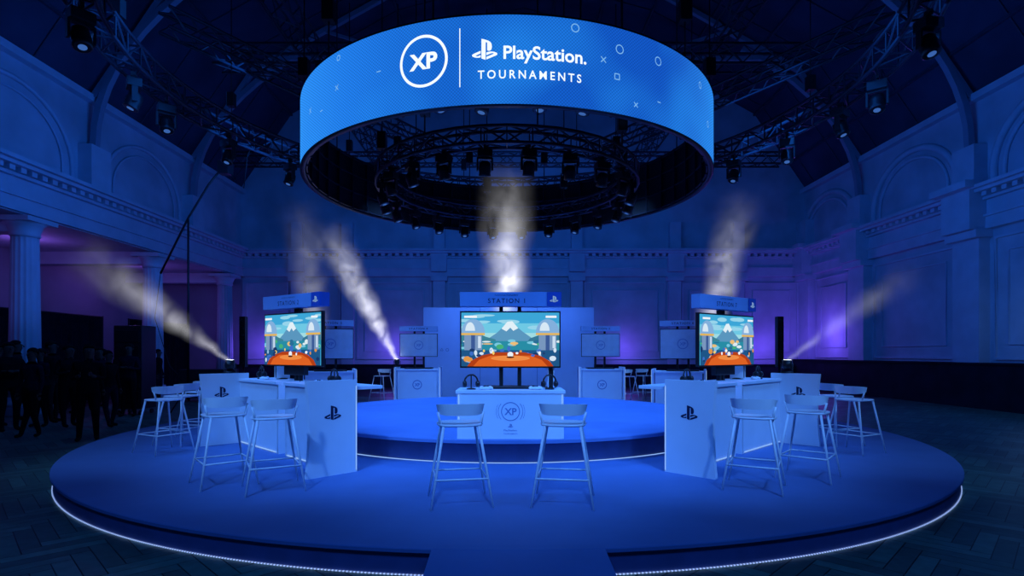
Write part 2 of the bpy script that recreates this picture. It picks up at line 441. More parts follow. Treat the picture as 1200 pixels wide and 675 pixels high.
for k, (ya, yb) in enumerate(((9.9, 13.7), (15.1, 18.9), (20.3, 23.9))):
    dr = empty('black_drape', (-13.6, (ya+yb)/2, 0)); hl = (yb-ya)/2  # black cloth added to darken the lower part of the aisle
    tag(dr, ['black pipe-hung drape behind the crowd in the nearest aisle bay', 'black pipe-hung drape between the two left columns', 'black pipe-hung drape in the farthest left aisle bay'][k], 'drape', 'black drapes in the left aisle')
    q = B(); n = 120; V = []
    for i in range(n+1):
        y = -hl+2*hl*i/n; w = .05*math.sin(i*.9)+.02*math.sin(i*2.3)
        V.append((q.bm.verts.new((w, y, .02)), q.bm.verts.new((w*.5, y, 2.75))))
    for i in range(n): f = q.bm.faces.new((V[i][0], V[i+1][0], V[i+1][1], V[i][1])); f.smooth = True
    q.build('cloth', 'drape', dr)
    q = B(); q.tube((0, -hl-.05, 2.77), (0, hl+.05, 2.77), .025, 8); q.build('crossbar', 'black', dr)
    for s_ in (-1, 1):
        q = B(); q.tube((0, s_*(hl+.05), 0), (0, s_*(hl+.05), 2.8), .025, 8); q.box((0, s_*(hl+.05), .01), (.4, .3, .02)); q.build('upright', 'black', dr)

# ================================================================= STAGE
st = empty('round_stage', (0, YC, 0))
tag(st, 'large round lower stage platform with blue carpet and lit bottom edge', 'stage')
q = B(); q.lathe([(RS-.02, .165), (RS, .17), (RS, .195), (RS-.01, ZS), (0, ZS)], n=160, smooth=False, caps=False); q.build('deck', 'carpet', st)
q = B(); q.lathe([(RS-.03, 0), (RS-.03, .175)], n=160, caps=False); q.build('skirt', 'skirt', st)
q = B(); g0 = .60/RS; am = -PI/2+.08/RS
q.lathe([(RS-.028, .005), (RS-.018, .005), (RS-.018, .012), (RS-.028, .012)], n=300, a0=am+g0, a1=am-g0+2*PI, loop=True, smooth=False)
q.build('light_strip', 'dots', st, 'thin row of small white lights under the stage edge')
q = B()
x0, x1 = -.52, .68
q.poly([(x0, -6.50, .201), (x1, -6.50, .201), (x1, -9.6, .004), (x0, -9.6, .004), (x0, -6.50, 0), (x1, -6.50, 0)], [(0, 1, 2, 3), (0, 3, 4), (1, 5, 2), (4, 5, 1, 0)], lambda x, y, z: (x, y, z))
q.build('ramp', 'carpet', st, 'carpeted entrance ramp at the stage front')
ti = empty('round_riser', (0, YC, ZS)); tag(ti, 'smaller raised round tier in the middle of the stage with lit lower edge', 'riser')
h = ZI-ZS
q = B(); q.lathe([(RI, h-.05), (RI, h-.01), (RI-.01, h), (0, h)], n=128, smooth=False, caps=False); q.build('deck', 'carpet2', ti)
q = B(); q.lathe([(RI-.02, 0.002), (RI-.02, h-.05), (RI, h-.05)], n=128, caps=False); q.build('skirt', 'skirt2', ti)
q = B(); q.lathe([(RI-.018, .002), (RI-.006, .002), (RI-.006, .009), (RI-.018, .009)], n=128, loop=True); q.build('light_strip', 'ledline', ti, 'thin white light line round the foot of the tier')

# ================================================================= LED RING
RR = 3.6; ZR0 = 4.58; HR = 1.09
lr = empty('suspended_screen_ring', (0, YC, ZR0))
tag(lr, 'huge ring of blue screens hanging over the stage with white lettering', 'screen ring')
q = B(); q.lathe([(RR, .0), (RR, HR)], n=180, caps=False); scr = q.build('screen', 'led', lr, 'curved blue video face of the ring')
q = B(); q.lathe([(RR-.07, 0), (RR-.07, HR)], n=120, caps=False)
q.build('inner_panels', 'black', lr)
q = B()
for i in range(48):
    a = 2*PI*i/48
    q.box((math.cos(a)*(RR-.10), math.sin(a)*(RR-.10), HR/2), (.05, .03, HR), Matrix.Rotation(a, 3, 'Z'))
for z in (.03, .36, .72, HR-.03):
    q.path([((RR-.10)*math.cos(2*PI*i/96), (RR-.10)*math.sin(2*PI*i/96), z) for i in range(96)], .018, 5, closed=True)
q.build('inner_frame', 'truss', lr)
q = B(); q.lathe([(RR-.08, -.012), (RR+.006, -.012), (RR+.006, .003), (RR-.08, .003)], n=160, loop=True); q.build('bottom_rim', 'black', lr)
q = B(); q.lathe([(RR-.08, HR), (RR+.006, HR), (RR+.006, HR+.02), (RR-.08, HR+.02)], n=160, loop=True); q.build('top_rim', 'black', lr)
def cyl(dr):
    return lambda s, z: (math.sin(s/RR)*(RR+dr), -math.cos(s/RR)*(RR+dr), z)
def px2s(px):
    k = (px-CX)/F; ph = 0
    for _ in range(60): ph = math.asin(max(-1, min(1, k*(YC-RR*math.cos(ph))/RR)))
    return RR*ph, YC-RR*math.cos(ph)
def ringpos(px, py):
    s, d = px2s(px); return s, CZ+(HY-py)*d/F-ZR0
s0, z0 = ringpos(496, 72)
q = B(); q.poly(*off(ring2d(.29, .325, 64), s0, z0), cyl(.006)); q.build('round_emblem_outline', 'ledink', scr)
q = B(); q.poly(*place2d(text2d('XP', .035), s0, z0, .38, .205), cyl(.006)); q.build('emblem_letters', 'ledink', scr)
s1, z1 = ringpos(539, 68); q = B(); q.poly(*bar2d((s1, z1-.36), (s1, z1+.36), .012), cyl(.006)); q.build('divider_line', 'ledink', scr)
s2, z2 = ringpos(568, 58); q = B(); q.poly(*place2d(PS, s2, z2, .31, .26), cyl(.006)); q.build('brand_mark', 'ledink', scr)
sa, za = ringpos(590, 62); sb, _ = ringpos(687, 62)
q = B(); q.poly(*place2d(text2d('PlayStation.', .02), (sa+sb)/2, za-.02, sb-sa, .215), cyl(.006)); q.build('upper_lettering', 'ledink', scr)
sa, za = ringpos(560, 88); sb, _ = ringpos(681, 88)
q = B(); q.poly(*place2d(text2d('TOURNAMENTS', .014, 1.45), (sa+sb)/2, za, sb-sa, .105), cyl(.006)); q.build('lower_lettering', 'ledink', scr)
def symbol(k, s, z, r):
    q = B()
    for sh in sym2d(k, r, .013): q.poly(*off(sh, s, z), cyl(.005))
    q.build({'o': 'circle_symbol', 'x': 'cross_symbol', 's': 'square_symbol', 't': 'triangle_symbol', '-': 'dash_symbol'}[k], 'ledmark', scr)
for (k, x, y, r) in (('o', 397, 68, .04), ('x', 395, 103, .035), ('o', 674, 33, .055), ('o', 726, 58, .06), ('o', 771, 72, .06), ('x', 707, 70, .035), ('s', 723, 90, .035), ('x', 745, 123, .03),
                     ('-', 444, 84, .035), ('o', 820, 100, .05), ('-', 377, 130, .04), ('x', 364, 130, .04), ('-', 772, 120, .03)):
    s, z = ringpos(x, y); symbol(k, s, z, r)
for i in range(20): symbol('oxst-'[i % 5], 3.6+i*(2*PI*RR-7.2)/20, .2+random.random()*.7, .05)
for i in range(12):
    a = 2*PI*(i+.5)/12; x, y = math.cos(a)*(RR-.05), math.sin(a)*(RR-.05)
    q = B(); q.tube((x, y, HR+.02), (x, y, 5.0), .012, 6); q.box((x, y, HR+.7), (.16, .16, .3)); q.build('chain_hoist', 'black', lr)

# ================================================================= TRUSSES
def sq(R, z, w, nseg, parent, rc=.028):
    for dr, dz in ((-1, -1), (-1, 1), (1, -1), (1, 1)):
        q = B(); q.path([((R+dr*w/2)*math.cos(2*PI*i/nseg), (R+dr*w/2)*math.sin(2*PI*i/nseg), z+dz*w/2) for i in range(nseg)], rc, 6, closed=True); q.build('chord', 'truss', parent)
    q = B()
    def P(dr, dz, a): return ((R+dr*w/2)*math.cos(a), (R+dr*w/2)*math.sin(a), z+dz*w/2)
    cs = [(-1, -1), (1, -1), (1, 1), (-1, 1)]
    for i in range(nseg):
        a = 2*PI*i/nseg; a2 = 2*PI*(i+1)/nseg
        for k in range(4):
            A, Bc = cs[k], cs[(k+1) % 4]
            if i % 2: A, Bc = Bc, A
            q.tube(P(*A, a), P(*Bc, a2), rc*.55, 5)
            q.tube(P(*A, a), P(*Bc, a), rc*.5, 4)
    q.build('lacing', 'truss', parent)
def hoists(t, R, n, ph, L):
    for i in range(n):
        a = 2*PI*i/n+ph; x, y = R*math.cos(a), R*math.sin(a)
        q = B(); q.tube((x, y, .15), (x, y, L), .012, 6); q.box((x, y, .62), (.15, .15, .3)); q.build('chain_hoist', 'black', t)
ot = empty('circular_truss', (0, YC, 6.55)); tag(ot, 'largest circular black truss hung wide around the screen ring', 'truss'); sq(6.45, 0, .38, 84, ot, .034); hoists(ot, 6.45, 12, .2, 4.5)
it = empty('circular_truss', (0, YC, 4.70)); tag(it, 'smaller circular black truss hung inside the opening of the screen ring', 'truss'); sq(2.26, 0, .24, 40, it, .026); hoists(it, 2.26, 8, .2, 4.6)
def straight(p, L, rz, w, label, name='straight_truss'):
    t = empty(name, p, rz)
    for dy, dz in ((-1, -1), (1, -1), (-1, 1), (1, 1)):
        q = B(); q.tube((-L/2, dy*w/2, dz*w/2), (L/2, dy*w/2, dz*w/2), .034, 6); q.build('chord', 'truss', t)
    q = B(); n = int(L/w)
    cs = [(-1, -1), (1, -1), (1, 1), (-1, 1)]
    for i in range(n):
        x = -L/2+L*i/n; x2 = -L/2+L*(i+1)/n
        for k in range(4):
            A, Bc = cs[k], cs[(k+1) % 4]
            if i % 2: A, Bc = Bc, A
            q.tube((x, A[0]*w/2, A[1]*w/2), (x2, Bc[0]*w/2, Bc[1]*w/2), .018, 5)
    q.build('lacing', 'truss', t)
    return tag(t, label, 'truss', None)
straight((-5.4, 13, 9.9), 22, PI/2, .5, 'long straight overhead truss running front to back left of the screen ring')
straight((5.7, 13, 9.9), 22, PI/2, .5, 'long straight overhead truss running front to back right of the screen ring')
straight((0, 9.0, 9.2), 15, 0, .5, 'straight cross truss above the near half of the screen ring')
straight((0, 14.6, 9.2), 15, 0, .5, 'straight cross truss above the far half of the screen ring')
straight((-4.4, 15, 8.2), 9, 1.0, .4, 'slanted straight truss dropping behind the left side of the screen ring')
straight((5.2, 15, 8.2), 9, -1.0, .4, 'slanted straight truss dropping behind the right side of the screen ring')
straight((0, 8.9, 5.95), 6.0, 0, .26, 'short cross truss inside the near half of the screen ring')
straight((0, 20.5, 8.6), 20, 0, .4, 'straight cross truss near the back wall of the hall')

# moving lights
ml = empty('moving_head_light')
q = B(); q.tube((0, 0, 0), (0, 0, -.08), .03, 8); q.box((0, 0, .02), (.05, .1, .08)); q.build('clamp', 'black', ml)
q = B(); q.box((0, 0, -.15), (.3, .22, .15), bev=.02); q.build('base', 'plastic', ml)
q = B(); q.box((0, 0, -.245), (.3, .08, .03)); q.box((-.15, 0, -.36), (.035, .09, .26), bev=.01); q.box((.15, 0, -.36), (.035, .09, .26), bev=.01); q.build('yoke', 'plastic', ml)
RX = Matrix.Rotation(.35, 3, 'X')
q = B(); q.lathe([(.06, .14), (.11, .11), (.125, 0), (.115, -.1), (.125, -.15), (.1, -.16)], (0, 0, -.43), 20, RX); head = q.build('head', 'plastic', ml)
q = B(); q.lathe([(.0, -.165), (.055, -.162)], (0, 0, -.43), 20, RX); q.build('lens', 'lensb', head)
def outer_pt(px, R=6.45):
    k = (px-CX)/F; A = 1+k*k; Bq = -2*YC; Cq = YC*YC-R*R
    d = math.sqrt(max(0, Bq*Bq-4*A*Cq)); y = (-Bq+d)/(2*A); return k*y, y
first = True
names = {95: 'moving light at the top left of the picture on the large circular truss', 157: 'moving light second from top left on the large circular truss',
         195: 'moving light third down the left side of the large circular truss', 268: 'moving light fourth down the left side of the large circular truss',
         340: 'moving light on the large circular truss just left of the screen ring bottom', 860: 'moving light on the large circular truss just right of the screen ring',
         922: 'moving light second right from the screen ring on the large truss', 985: 'moving light third right from the screen ring, in front of a wall arch',
         1028: 'moving light fourth right from the screen ring on the large truss', 1088: 'moving light highest at the right end of the large circular truss',
         420: 'moving light behind the left part of the ring on the large truss', 780: 'moving light behind the right part of the ring on the large truss'}
for px, lb in names.items():
    x, y = outer_pt(px); o = ml if first else dup(ml); first = False
    o.location = (x, y, 6.32); o.rotation_euler = (0, 0, random.uniform(-1, 1)+PI); o.scale = (1.0,)*3
    tag(o, lb, 'stage light', 'moving lights on the large circular truss')
N16 = 22
for i in range(N16):
    a = -PI/2+(i+.5)*2*PI/N16
    o = dup(ml); o.location = (2.26*math.cos(a), YC+2.26*math.sin(a), 4.56); o.rotation_euler = (0, 0, a+PI/2+random.uniform(-.5, .5)); o.scale = (.72,)*3
    sd, nn = ('right', i+1) if i < N16/2 else ('left', N16-i)
    tag(o, 'moving light %d on the %s half of the smaller circular truss, from the near side' % (nn, sd), 'stage light', 'moving lights on the inner truss')
pc = empty('par_can')
q = B(); q.tube((0, 0, 0), (0, 0, -.1), .02, 8); q.path([(-.12, 0, -.28), (-.12, 0, -.12), (.12, 0, -.12), (.12, 0, -.28)], .012, 6); q.build('bracket', 'black', pc)
q = B(); q.lathe([(.05, .18), (.09, .12), (.11, .05), (.11, -.17), (.1, -.17)], (0, 0, -.3), 18); q.build('can', 'plastic', pc)
q = B(); q.lathe([(0, -.175), (.06, -.175)], (0, 0, -.3), 18, caps=False); q.build('lens', 'lensb', pc)
k = 0
for (yy, zz, xs, nm) in ((9.0, 8.92, (-6.6, -5.8, -5, -4.2, -3.4, -1.6, -.5, .5, 1.6, 3.4, 4.2, 5, 5.8, 6.6), 'near overhead cross truss'),
                     (8.9, 5.8, (-1.9, -1.1, -.3, .5, 1.3, 2.0), 'short near truss inside the ring'), (20.5, 8.4, (-7, -5.5, -4, 4, 5.5, 7), 'rear cross truss')):
    for j, x in enumerate(xs):
        o = pc if k == 0 else dup(pc); k += 1; o.location = (x, yy, zz); o.rotation_euler = (.3*random.uniform(-1, 1), .3*random.uniform(-1, 1), 0)
        tag(o, 'par can %d from the left on the %s' % (j+1, nm), 'stage light', 'par cans on the overhead trusses')

# ================================================================= STOOLS
sl = empty('bar_stool')
def supe(a, r, n=3.2):
    c, s_ = math.cos(a), math.sin(a); return (abs(c)**(2/n)*r*(1 if c >= 0 else -1), abs(s_)**(2/n)*r*(1 if s_ >= 0 else -1))
q = B(); rings = []
for (r, z) in ((.0, .716), (.10, .717), (.17, .720), (.200, .724), (.207, .716), (.200, .704), (.15, .698), (0, .697)):
    rings.append([q.bm.verts.new((*supe(2*PI*i/32, max(r, .001)), z)) for i in range(32)])
for j in range(len(rings)-1):
    for i in range(32):
        f = q.bm.faces.new((rings[j][i], rings[j][(i+1) % 32], rings[j+1][(i+1) % 32], rings[j+1][i])); f.smooth = True
q.build('seat', 'stool', sl)
q = B()
n = 24; A = [1.2*(-1+2*i/n) for i in range(n+1)]
def bandp(a, r, z):
    sx, cy = math.sin(a), math.cos(a); m = (abs(sx)**3+abs(cy)**3)**(-1/3)
    return (r*sx*m, -r*cy*m*.95+.005, z)
top = []
for a in A:
    e = 1-abs(a/1.2)**4
    top.append((bandp(a, .206, .800+.03*(1-e)), bandp(a, .222, .893+.012*e), bandp(a, .214, .894+.012*e), bandp(a, .198, .800+.03*(1-e))))
V = [[q.bm.verts.new(p) for p in t] for t in top]
for i in range(n):
    for k in range(4):
        f = q.bm.faces.new((V[i][k], V[i][(k+1) % 4], V[i+1][(k+1) % 4], V[i+1][k])); f.smooth = False
q.bm.faces.new(V[0]); q.bm.faces.new(V[-1][::-1])
q.build('backrest', 'stool', sl)
for s_ in (-1, 1):
    q = B(); q.tube((s_*.175, -.12, .71), (s_*.205, -.115, .83), .011, 8); q.build('back_support', 'stool', sl)
for sx in (-1, 1):
    for sy in (-1, 1):
        q = B(); q.path([(sx*.155, sy*.155, .705), (sx*.208, sy*.20, .38), (sx*.27, sy*.255, 0)], [.013, .0125, .010], 8); q.build('leg', 'stool', sl)
q = B(); zf = .25; e = .226
q.path([(e, e, zf), (-e, e, zf), (-e, -e, zf), (e, -e, zf)], .0095, 6, closed=True); q.build('footrest', 'stool', sl)
stools = [((-.43, 5.12), .18, 'white bar stool in front of the central desk, left of the pair'),
          ((.515, 5.12), -.15, 'white bar stool in front of the central desk, right of the pair'),
          ((-2.33, 5.62), .5, 'white bar stool at the left desk, nearest the camera beside the logo end panel'),
          ((-2.94, 5.85), .7, 'white bar stool at the left desk, second out from the near end panel'),
          ((-4.72, 7.75), 1.1, 'white bar stool left of the left desk, nearer of the outermost group'),
          ((-4.85, 8.4), 1.3, 'white bar stool at the far left, middle of the outer three'),
          ((-5.05, 9.3), 1.2, 'white bar stool at the far left, farthest and partly behind the far end panel'),
          ((2.48, 5.65), -.5, 'white bar stool at the right desk, nearest the camera beside the logo end panel'),
          ((3.27, 6.12), -.7, 'white bar stool at the right desk, second out from the near end panel'),
          ((4.78, 7.75), -1.1, 'white bar stool right of the right desk, nearer of the outermost pair'),
          ((4.9, 8.4), -1.3, 'white bar stool at the far right, farther of the outermost pair'),
          ((-3.5, 15.8), 2.7, 'small distant bar stool left of the rear desk on the left'),
          ((3.3, 15.5), 3.4, 'small distant bar stool right of the rear right desk, nearer of two'),
          ((3.9, 16.0), 3.6, 'small distant bar stool right of the rear right desk, farther of two')]
for i, ((x, y), rz, lb) in enumerate(stools):
    o = sl if i == 0 else dup(sl); o.location = (x, y, ZS); o.rotation_euler = (0, 0, rz); tag(o, lb, 'bar stool', 'white bar stools around the stage')

# ================================================================= STATIONS
def lin(c): return tuple(((x/255)/12.92 if x/255 < .04045 else ((x/255+.055)/1.055)**2.4) for x in c)
def game_shapes(v):
    rnd = random.Random(v); Z = []
    def rect(a, b_, c, d, colr): Z.append(([(a, b_), (c, b_), (c, d), (a, d)], colr))
    def ell(cx, cy, rx, ry, colr, a0=0, a1=2*PI): Z.append(([(min(1, max(0, cx+rx*math.cos(a0+(a1-a0)*i/20))), min(1, max(0, cy+ry*math.sin(a0+(a1-a0)*i/20)))) for i in range(21)], colr))
    rect(0, 0, 1, 1, (60, 165, 215)); rect(0, .55, 1, .8, (110, 200, 228)); rect(0, .48, 1, .62, (160, 220, 228))
    for i in range(9): ell(rnd.random(), .72+.24*rnd.random(), .06+.06*rnd.random(), .02+.025*rnd.random(), (150, 212, 235))
    Z.append(([(.22, .45), (.36, .62), (.42, .72), (.47, .83), (.52, .84), (.57, .73), (.63, .64), (.78, .45)], (90, 150, 190)))
    Z.append(([(.41, .7), (.47, .83), (.52, .84), (.58, .71), (.53, .66), (.5, .72), (.46, .65)], (225, 240, 248)))
    Z.append(([(0, .4), (0, .6), (.12, .66), (.25, .55), (.35, .5), (.35, .4)], (60, 130, 150)))
    Z.append(([(.65, .4), (.7, .52), (.82, .6), (.92, .7), (1, .62), (1, .4)], (55, 120, 150)))
    rect(0, .3, 1, .47, (40, 140, 165))
    for i in range(24): ell(rnd.random(), .34+.14*rnd.random(), .02+.035*rnd.random(), .012+.035*rnd.random(), [(70, 175, 120), (220, 235, 240), (120, 200, 225), (235, 190, 120), (40, 110, 150)][i % 5])
    for cx in (.12, .88):
        rect(cx-.09, .3, cx+.09, .62, (120, 150, 190)); ell(cx, .62, .12, .26, (130, 175, 220), 0, PI); ell(cx-.03, .66, .05, .16, (215, 232, 245), 0, PI)
        rect(cx-.12, .58, cx+.12, .62, (225, 180, 90)); rect(cx-.02, .3, cx+.02, .58, (60, 90, 150)); rect(cx+.05, .34, cx+.08, .56, (200, 220, 240))
    rect(0, 0, 1, .3, (30, 85, 135))
    for i in range(30): ell(rnd.random(), .05+.28*rnd.random(), .012+.025*rnd.random(), .02+.04*rnd.random(), [(210, 228, 245), (60, 110, 200), (150, 190, 225), (25, 55, 105), (225, 150, 70)][i % 5])
    Z.append(([(.06, 0), (.94, 0), (.9, .1), (.8, .2), (.64, .26), (.36, .26), (.2, .2), (.1, .1)], (178, 62, 22)))
    Z.append(([(.12, 0), (.88, 0), (.82, .12), (.7, .2), (.3, .2), (.18, .12)], (222, 98, 36))); ell(.5, .15, .2, .05, (238, 140, 70))
    for i in range(10): ell(.15+.7*rnd.random(), .2+.1*rnd.random(), .01+.015*rnd.random(), .02+.02*rnd.random(), [(240, 245, 250), (60, 110, 200), (245, 210, 110), (30, 60, 110)][i % 4])
    ell(.5, .22, .03, .05, (235, 240, 246)); ell(.5, .17, .04, .018, (90, 40, 30))
    rect(.03, .9, .16, .94, (240, 245, 250)); rect(.86, .9, .97, .94, (240, 245, 250))
    return Z
def picture(w, h_, parent, seed, y0):
    bm = bmesh.new(); cl = bm.loops.layers.float_color.new('Col')
    for i, (P, colr) in enumerate(game_shapes(seed)):
        c = lin(colr); Q = []
        for p in P:
            if not Q or abs(p[0]-Q[-1][0])+abs(p[1]-Q[-1][1]) > 1e-4: Q.append(p)
        if len(Q) < 3: continue
        vs = [bm.verts.new(((p[0]-.5)*w, y0-.00022*i, (p[1]-.5)*h_)) for p in Q]
        tri = geometry.tessellate_polygon([[Vector((p[0], p[1], 0)) for p in Q]])
        for t in tri:
            try: f = bm.faces.new([vs[j] for j in t])
            except ValueError: continue
            for l in f.loops: l[cl] = (*c, 1)
    me = bpy.data.meshes.new('screen'); bm.to_mesh(me); bm.free(); me.materials.append(MAT['pic'])
    o = bpy.data.objects.new('screen', me); C.objects.link(o); o.parent = parent
    o['label'] = 'lit screen showing a blue sky and an orange ground'
    return o
def display(loc, rz, label, zb, zm0, zm1, w, text, seed, tile_side=1, live=True, signw=None, post=.12):
    t = empty('display_stand', (loc[0], loc[1], zb), rz); tag(t, label, 'display')
    m0, m1 = zm0-zb, zm1-zb; sw = signw or w
    q = B(); q.box((0, .08, .015), (.7 if post > .1 else .5, .36, .03), bev=.008); q.build('base', 'black', t)
    for sx in (-post, post):
        q = B(); q.box((sx, .1, (m1+.1)/2), (.05, .05, m1+.1)); q.build('post', 'black', t)
    q = B(); q.box((0, .02, (m0+m1)/2), (w, .05, m1-m0), bev=.006); q.build('casing', 'plastic', t)
    if post < .1:
        q = B(); q.box((0, .06, m0-.06), (.45, .08, .12), bev=.01); q.build('bracket', 'plastic', t)
    zs0 = m1+.06; zs1 = zs0+.185
    if live:
        s = picture(w-.035, m1-m0-.04, t, seed, -.0075); s.location = (0, 0, (m0+m1)/2)
    else:
        q = B(); q.box((0, -.006, (m0+m1)/2), (w-.03, .004, m1-m0-.03)); s = q.build('screen', 'greyscreen', t)
        f = lambda x, z: (x, -.0105, z+(m0+m1)/2)
        q = B(); q.poly(*ring2d(.1, .118, 32), f); q.poly(*place2d(text2d('XP', .03), 0, 0, .13, .07), f); q.build('round_emblem', 'mark2', s)
        zs1 = zs0+.13
    q = B(); q.box((0, .04, (zs0+zs1)/2), (sw, .14, zs1-zs0), bev=.005); sg = q.build('sign_board', 'signface', t)
    if not live:
        q = B(); q.poly(*place2d(text2d(text, .01, 1.2), 0, (zs0+zs1)/2, .48, .05), lambda a, z: (a, -.0315, z)); q.build('lettering', 'mark', sg); return t
    q = B(); x = tile_side*(sw/2-.09); q.box((x, -.036, (zs0+zs1)/2), (.18, .012, zs1-zs0)); q.box((tile_side*(sw/2+.004), .04, (zs0+zs1)/2), (.01, .14, zs1-zs0)); tl = q.build('logo_tile', 'signtile', sg)
    q = B(); q.poly(*place2d(PS, x, (zs0+zs1)/2, .11, .085), lambda a, z: (a, -.0435, z)); q.build('brand_mark', 'signmark', tl)
    q = B(); q.poly(*place2d(text2d(text, .008, 1.25), -.05, (zs0+zs1)/2-.02, .48, .06), lambda a, z: (a, -.0315, z)); q.build('lettering', 'mark', sg)
    q = B(); q.poly(*place2d(text2d('PLAYSTATION TOURNAMENTS', .0, 1.1), -.05, (zs0+zs1)/2+.052, .3, .018), lambda a, z: (a, -.0315, z)); q.build('small_lettering', 'mark', sg)
    return t
XD = .045
d0 = empty('gaming_desk', (XD, 6.98, ZI)); tag(d0, 'white central desk with round emblem on its front panel on the raised tier edge', 'desk')
W0 = 1.32; H0 = .60
q = B(); q.box((0, .3, H0-.02), (W0+.04, .66, .04), bev=.006); q.build('tabletop', 'white', d0)
q = B(); q.box((0, 0, (H0-.04)/2), (W0-.1, .04, H0-.04)); fp = q.build('front_panel', 'white', d0)
for sx in (-1, 1):
    q = B(); q.box((sx*(W0/2-.025), .28, (H0-.04)/2), (.05, .6, H0-.04), bev=.004); q.build('side_panel', 'white', d0)
    q = B(); q.box((sx*(W0/2-.02), -.024, H0*.62), (.007, .006, H0*.6)); q.build('light_strip', 'ledline', d0)
q = B(); ec = (0, .34); K_ = .85; f = lambda x, z: (x, -.0225, z)
q.poly(*off(ring2d(.125*K_, .137*K_, 48), *ec), f); q.poly(*off(ring2d(.175*K_, .182*K_, 20, -.7, .7), *ec), f); q.poly(*off(ring2d(.175*K_, .182*K_, 20, PI-.7, PI+.7), *ec), f)
q.poly(*off(ring2d(.205*K_, .21*K_, 20, -.5, .5), *ec), f); q.poly(*off(ring2d(.205*K_, .21*K_, 20, PI-.5, PI+.5), *ec), f)
q.poly(*place2d(text2d('XP', .02), ec[0], ec[1], .15, .085), f); q.poly(*place2d(PS, -.0, .165, .065, .05), f)
q.poly(*place2d(text2d('PlayStation.', .01), 0, .105, .17, .03), f); q.poly(*place2d(text2d('TOURNAMENTS', .02, 1.2), 0, .065, .17, .015), f)
q.build('round_emblem', 'mark2', fp)
display((XD, 7.34), 0, 'large lit monitor above the central desk with a station sign on top', ZI+H0, 1.36, 2.10, 1.31, 'STATION 1', 1, 1)
def side_station(a, sgn, side, dx, r=4.35, H=1.05):
    ex = sgn
    for (lo, hi, wing, near) in ((.12, 1.6, 1.6, True), (-1.52, -.12, -1.52, False)):
        t = empty('gaming_desk', (-r*math.sin(a)+dx, YC-r*math.cos(a), ZS), -a)
        tag(t, ('white desk under the %s lit monitor with dark logo on its near end panel' if near else 'white outer desk at the far %s with smaller logo panel behind the stools') % side, 'desk')
        lo_, hi_ = (lo*ex, hi*ex) if ex > 0 else (hi*ex, lo*ex); mid = (lo_+hi_)/2; wd = hi_-lo_
        q = B(); q.box((mid, .38, H-.10), (wd, .56, .04), bev=.006); q.build('tabletop', 'white', t)
        q = B(); q.box((mid, .15, (H-.12)/2), (wd, .04, H-.12)); q.build('front_panel', 'white', t)
        q = B(); q.box((mid, .122, .02), (wd-.1, .008, .008)); q.build('light_strip', 'ledline', t)
        inner = (lo if near else hi)*ex
        q = B(); q.box((inner, .38, (H-.12)/2), (.04, .5, H-.12)); q.build('side_panel', 'white', t)
        X = wing*ex; ya, yb = (-.30, .30) if near else (-.42, .26)
        q = B(); prof = [(ya, H)] + [(ya+.035*math.sin(PI*i/10), H-H*i/10) for i in range(1, 10)] + [(ya, 0), (yb, 0), (yb, H)]
        m = len(prof); vs = [(X+dx_, p[0], p[1]) for dx_ in (-.03, .03) for p in prof]
        q.poly(vs, [tuple(range(m)), tuple(range(2*m-1, m-1, -1))]+[(i, (i+1) % m, m+(i+1) % m, m+i) for i in range(m)], lambda x, y, z: (x, y, z))
        p = q.build('end_panel', 'white', t)
        q = B(); yc = 0 if near else -.13
        q.poly(*place2d(PS, 0, H*(.66 if near else .74), .2, .165), lambda u, z: (X+sgn*.0325, yc+u*sgn, z)); q.build('brand_mark', 'mark', p)
        if near: q = B(); q.box((X+sgn*.031, .29, .5), (.004, .008, .96)); q.build('light_strip', 'ledline', t)
A0 = math.radians(45)
side_station(A0, 1, 'left', 0); side_station(-A0, -1, 'right', .09)
display((-2.95, 7.74), -math.radians(35), 'lit monitor on the left desk with a station sign on top', ZS, 1.37, 2.11, 1.31, 'STATION 2', 2, 1, post=.04)
display((3.05, 7.80), math.radians(36), 'lit monitor on the right desk with a station sign on top', ZS, 1.37, 2.09, 1.31, 'STATION 7', 3, 1, post=.04)
def rear(x, y, rz, lb, L=.55):
    t = empty('gaming_desk', (x, y, ZS), rz); tag(t, 'white rear desk ' + lb, 'desk')
    q = B(); q.box((0, .1, .93), (2*L, .6, .04), bev=.005); q.build('tabletop', 'white', t)
    q = B(); q.box((0, -.16, .46), (2*L-.1, .04, .9)); fp = q.build('front_panel', 'white', t)
    q = B(); q.poly(*off(ring2d(.10, .12, 32), 0, .55), lambda u, z: (u, -.1825, z)); q.poly(*place2d(text2d('XP', .03), 0, .55, .13, .08), lambda u, z: (u, -.1825, z)); q.build('round_emblem', 'mark2', fp)
    for s_ in (-1, 1):
        q = B(); q.box((s_*L, .05, .5), (.05, .56, 1.0), bev=.005); q.build('end_panel', 'white', t)
        q = B(); q.box((s_*(L+.03), -.2, .5), (.009, .009, .96)); q.build('light_strip', 'ledline', t)
rear(-2.28, 14.5, 0, 'behind the left of the central monitor, under a pale switched-off display')
rear(2.42, 14.5, 0, 'behind the right of the central monitor, under a grey display')
rear(-3.95, 12.5, .35, 'half hidden behind the left desk and its monitor')
rear(3.85, 12.6, -.35, 'half hidden behind the near end of the right desk')
display((-2.28, 14.55), 0, 'pale unlit display on the rear desk left of the central monitor', ZS+.95, 1.46, 2.06, .98, 'STATION 4', 5, 1, live=False)
display((2.42, 14.55), 0, 'grey unlit display on the rear desk right of the central monitor', ZS+.95, 1.46, 2.06, 1.0, 'STATION 5', 6, 1, live=False)
display((-3.93, 12.55), .35, 'grey unlit display peeking out right of the left lit monitor', ZS+.95, 1.42, 2.1, 1.0, 'STATION 3', 7, 1, live=False)
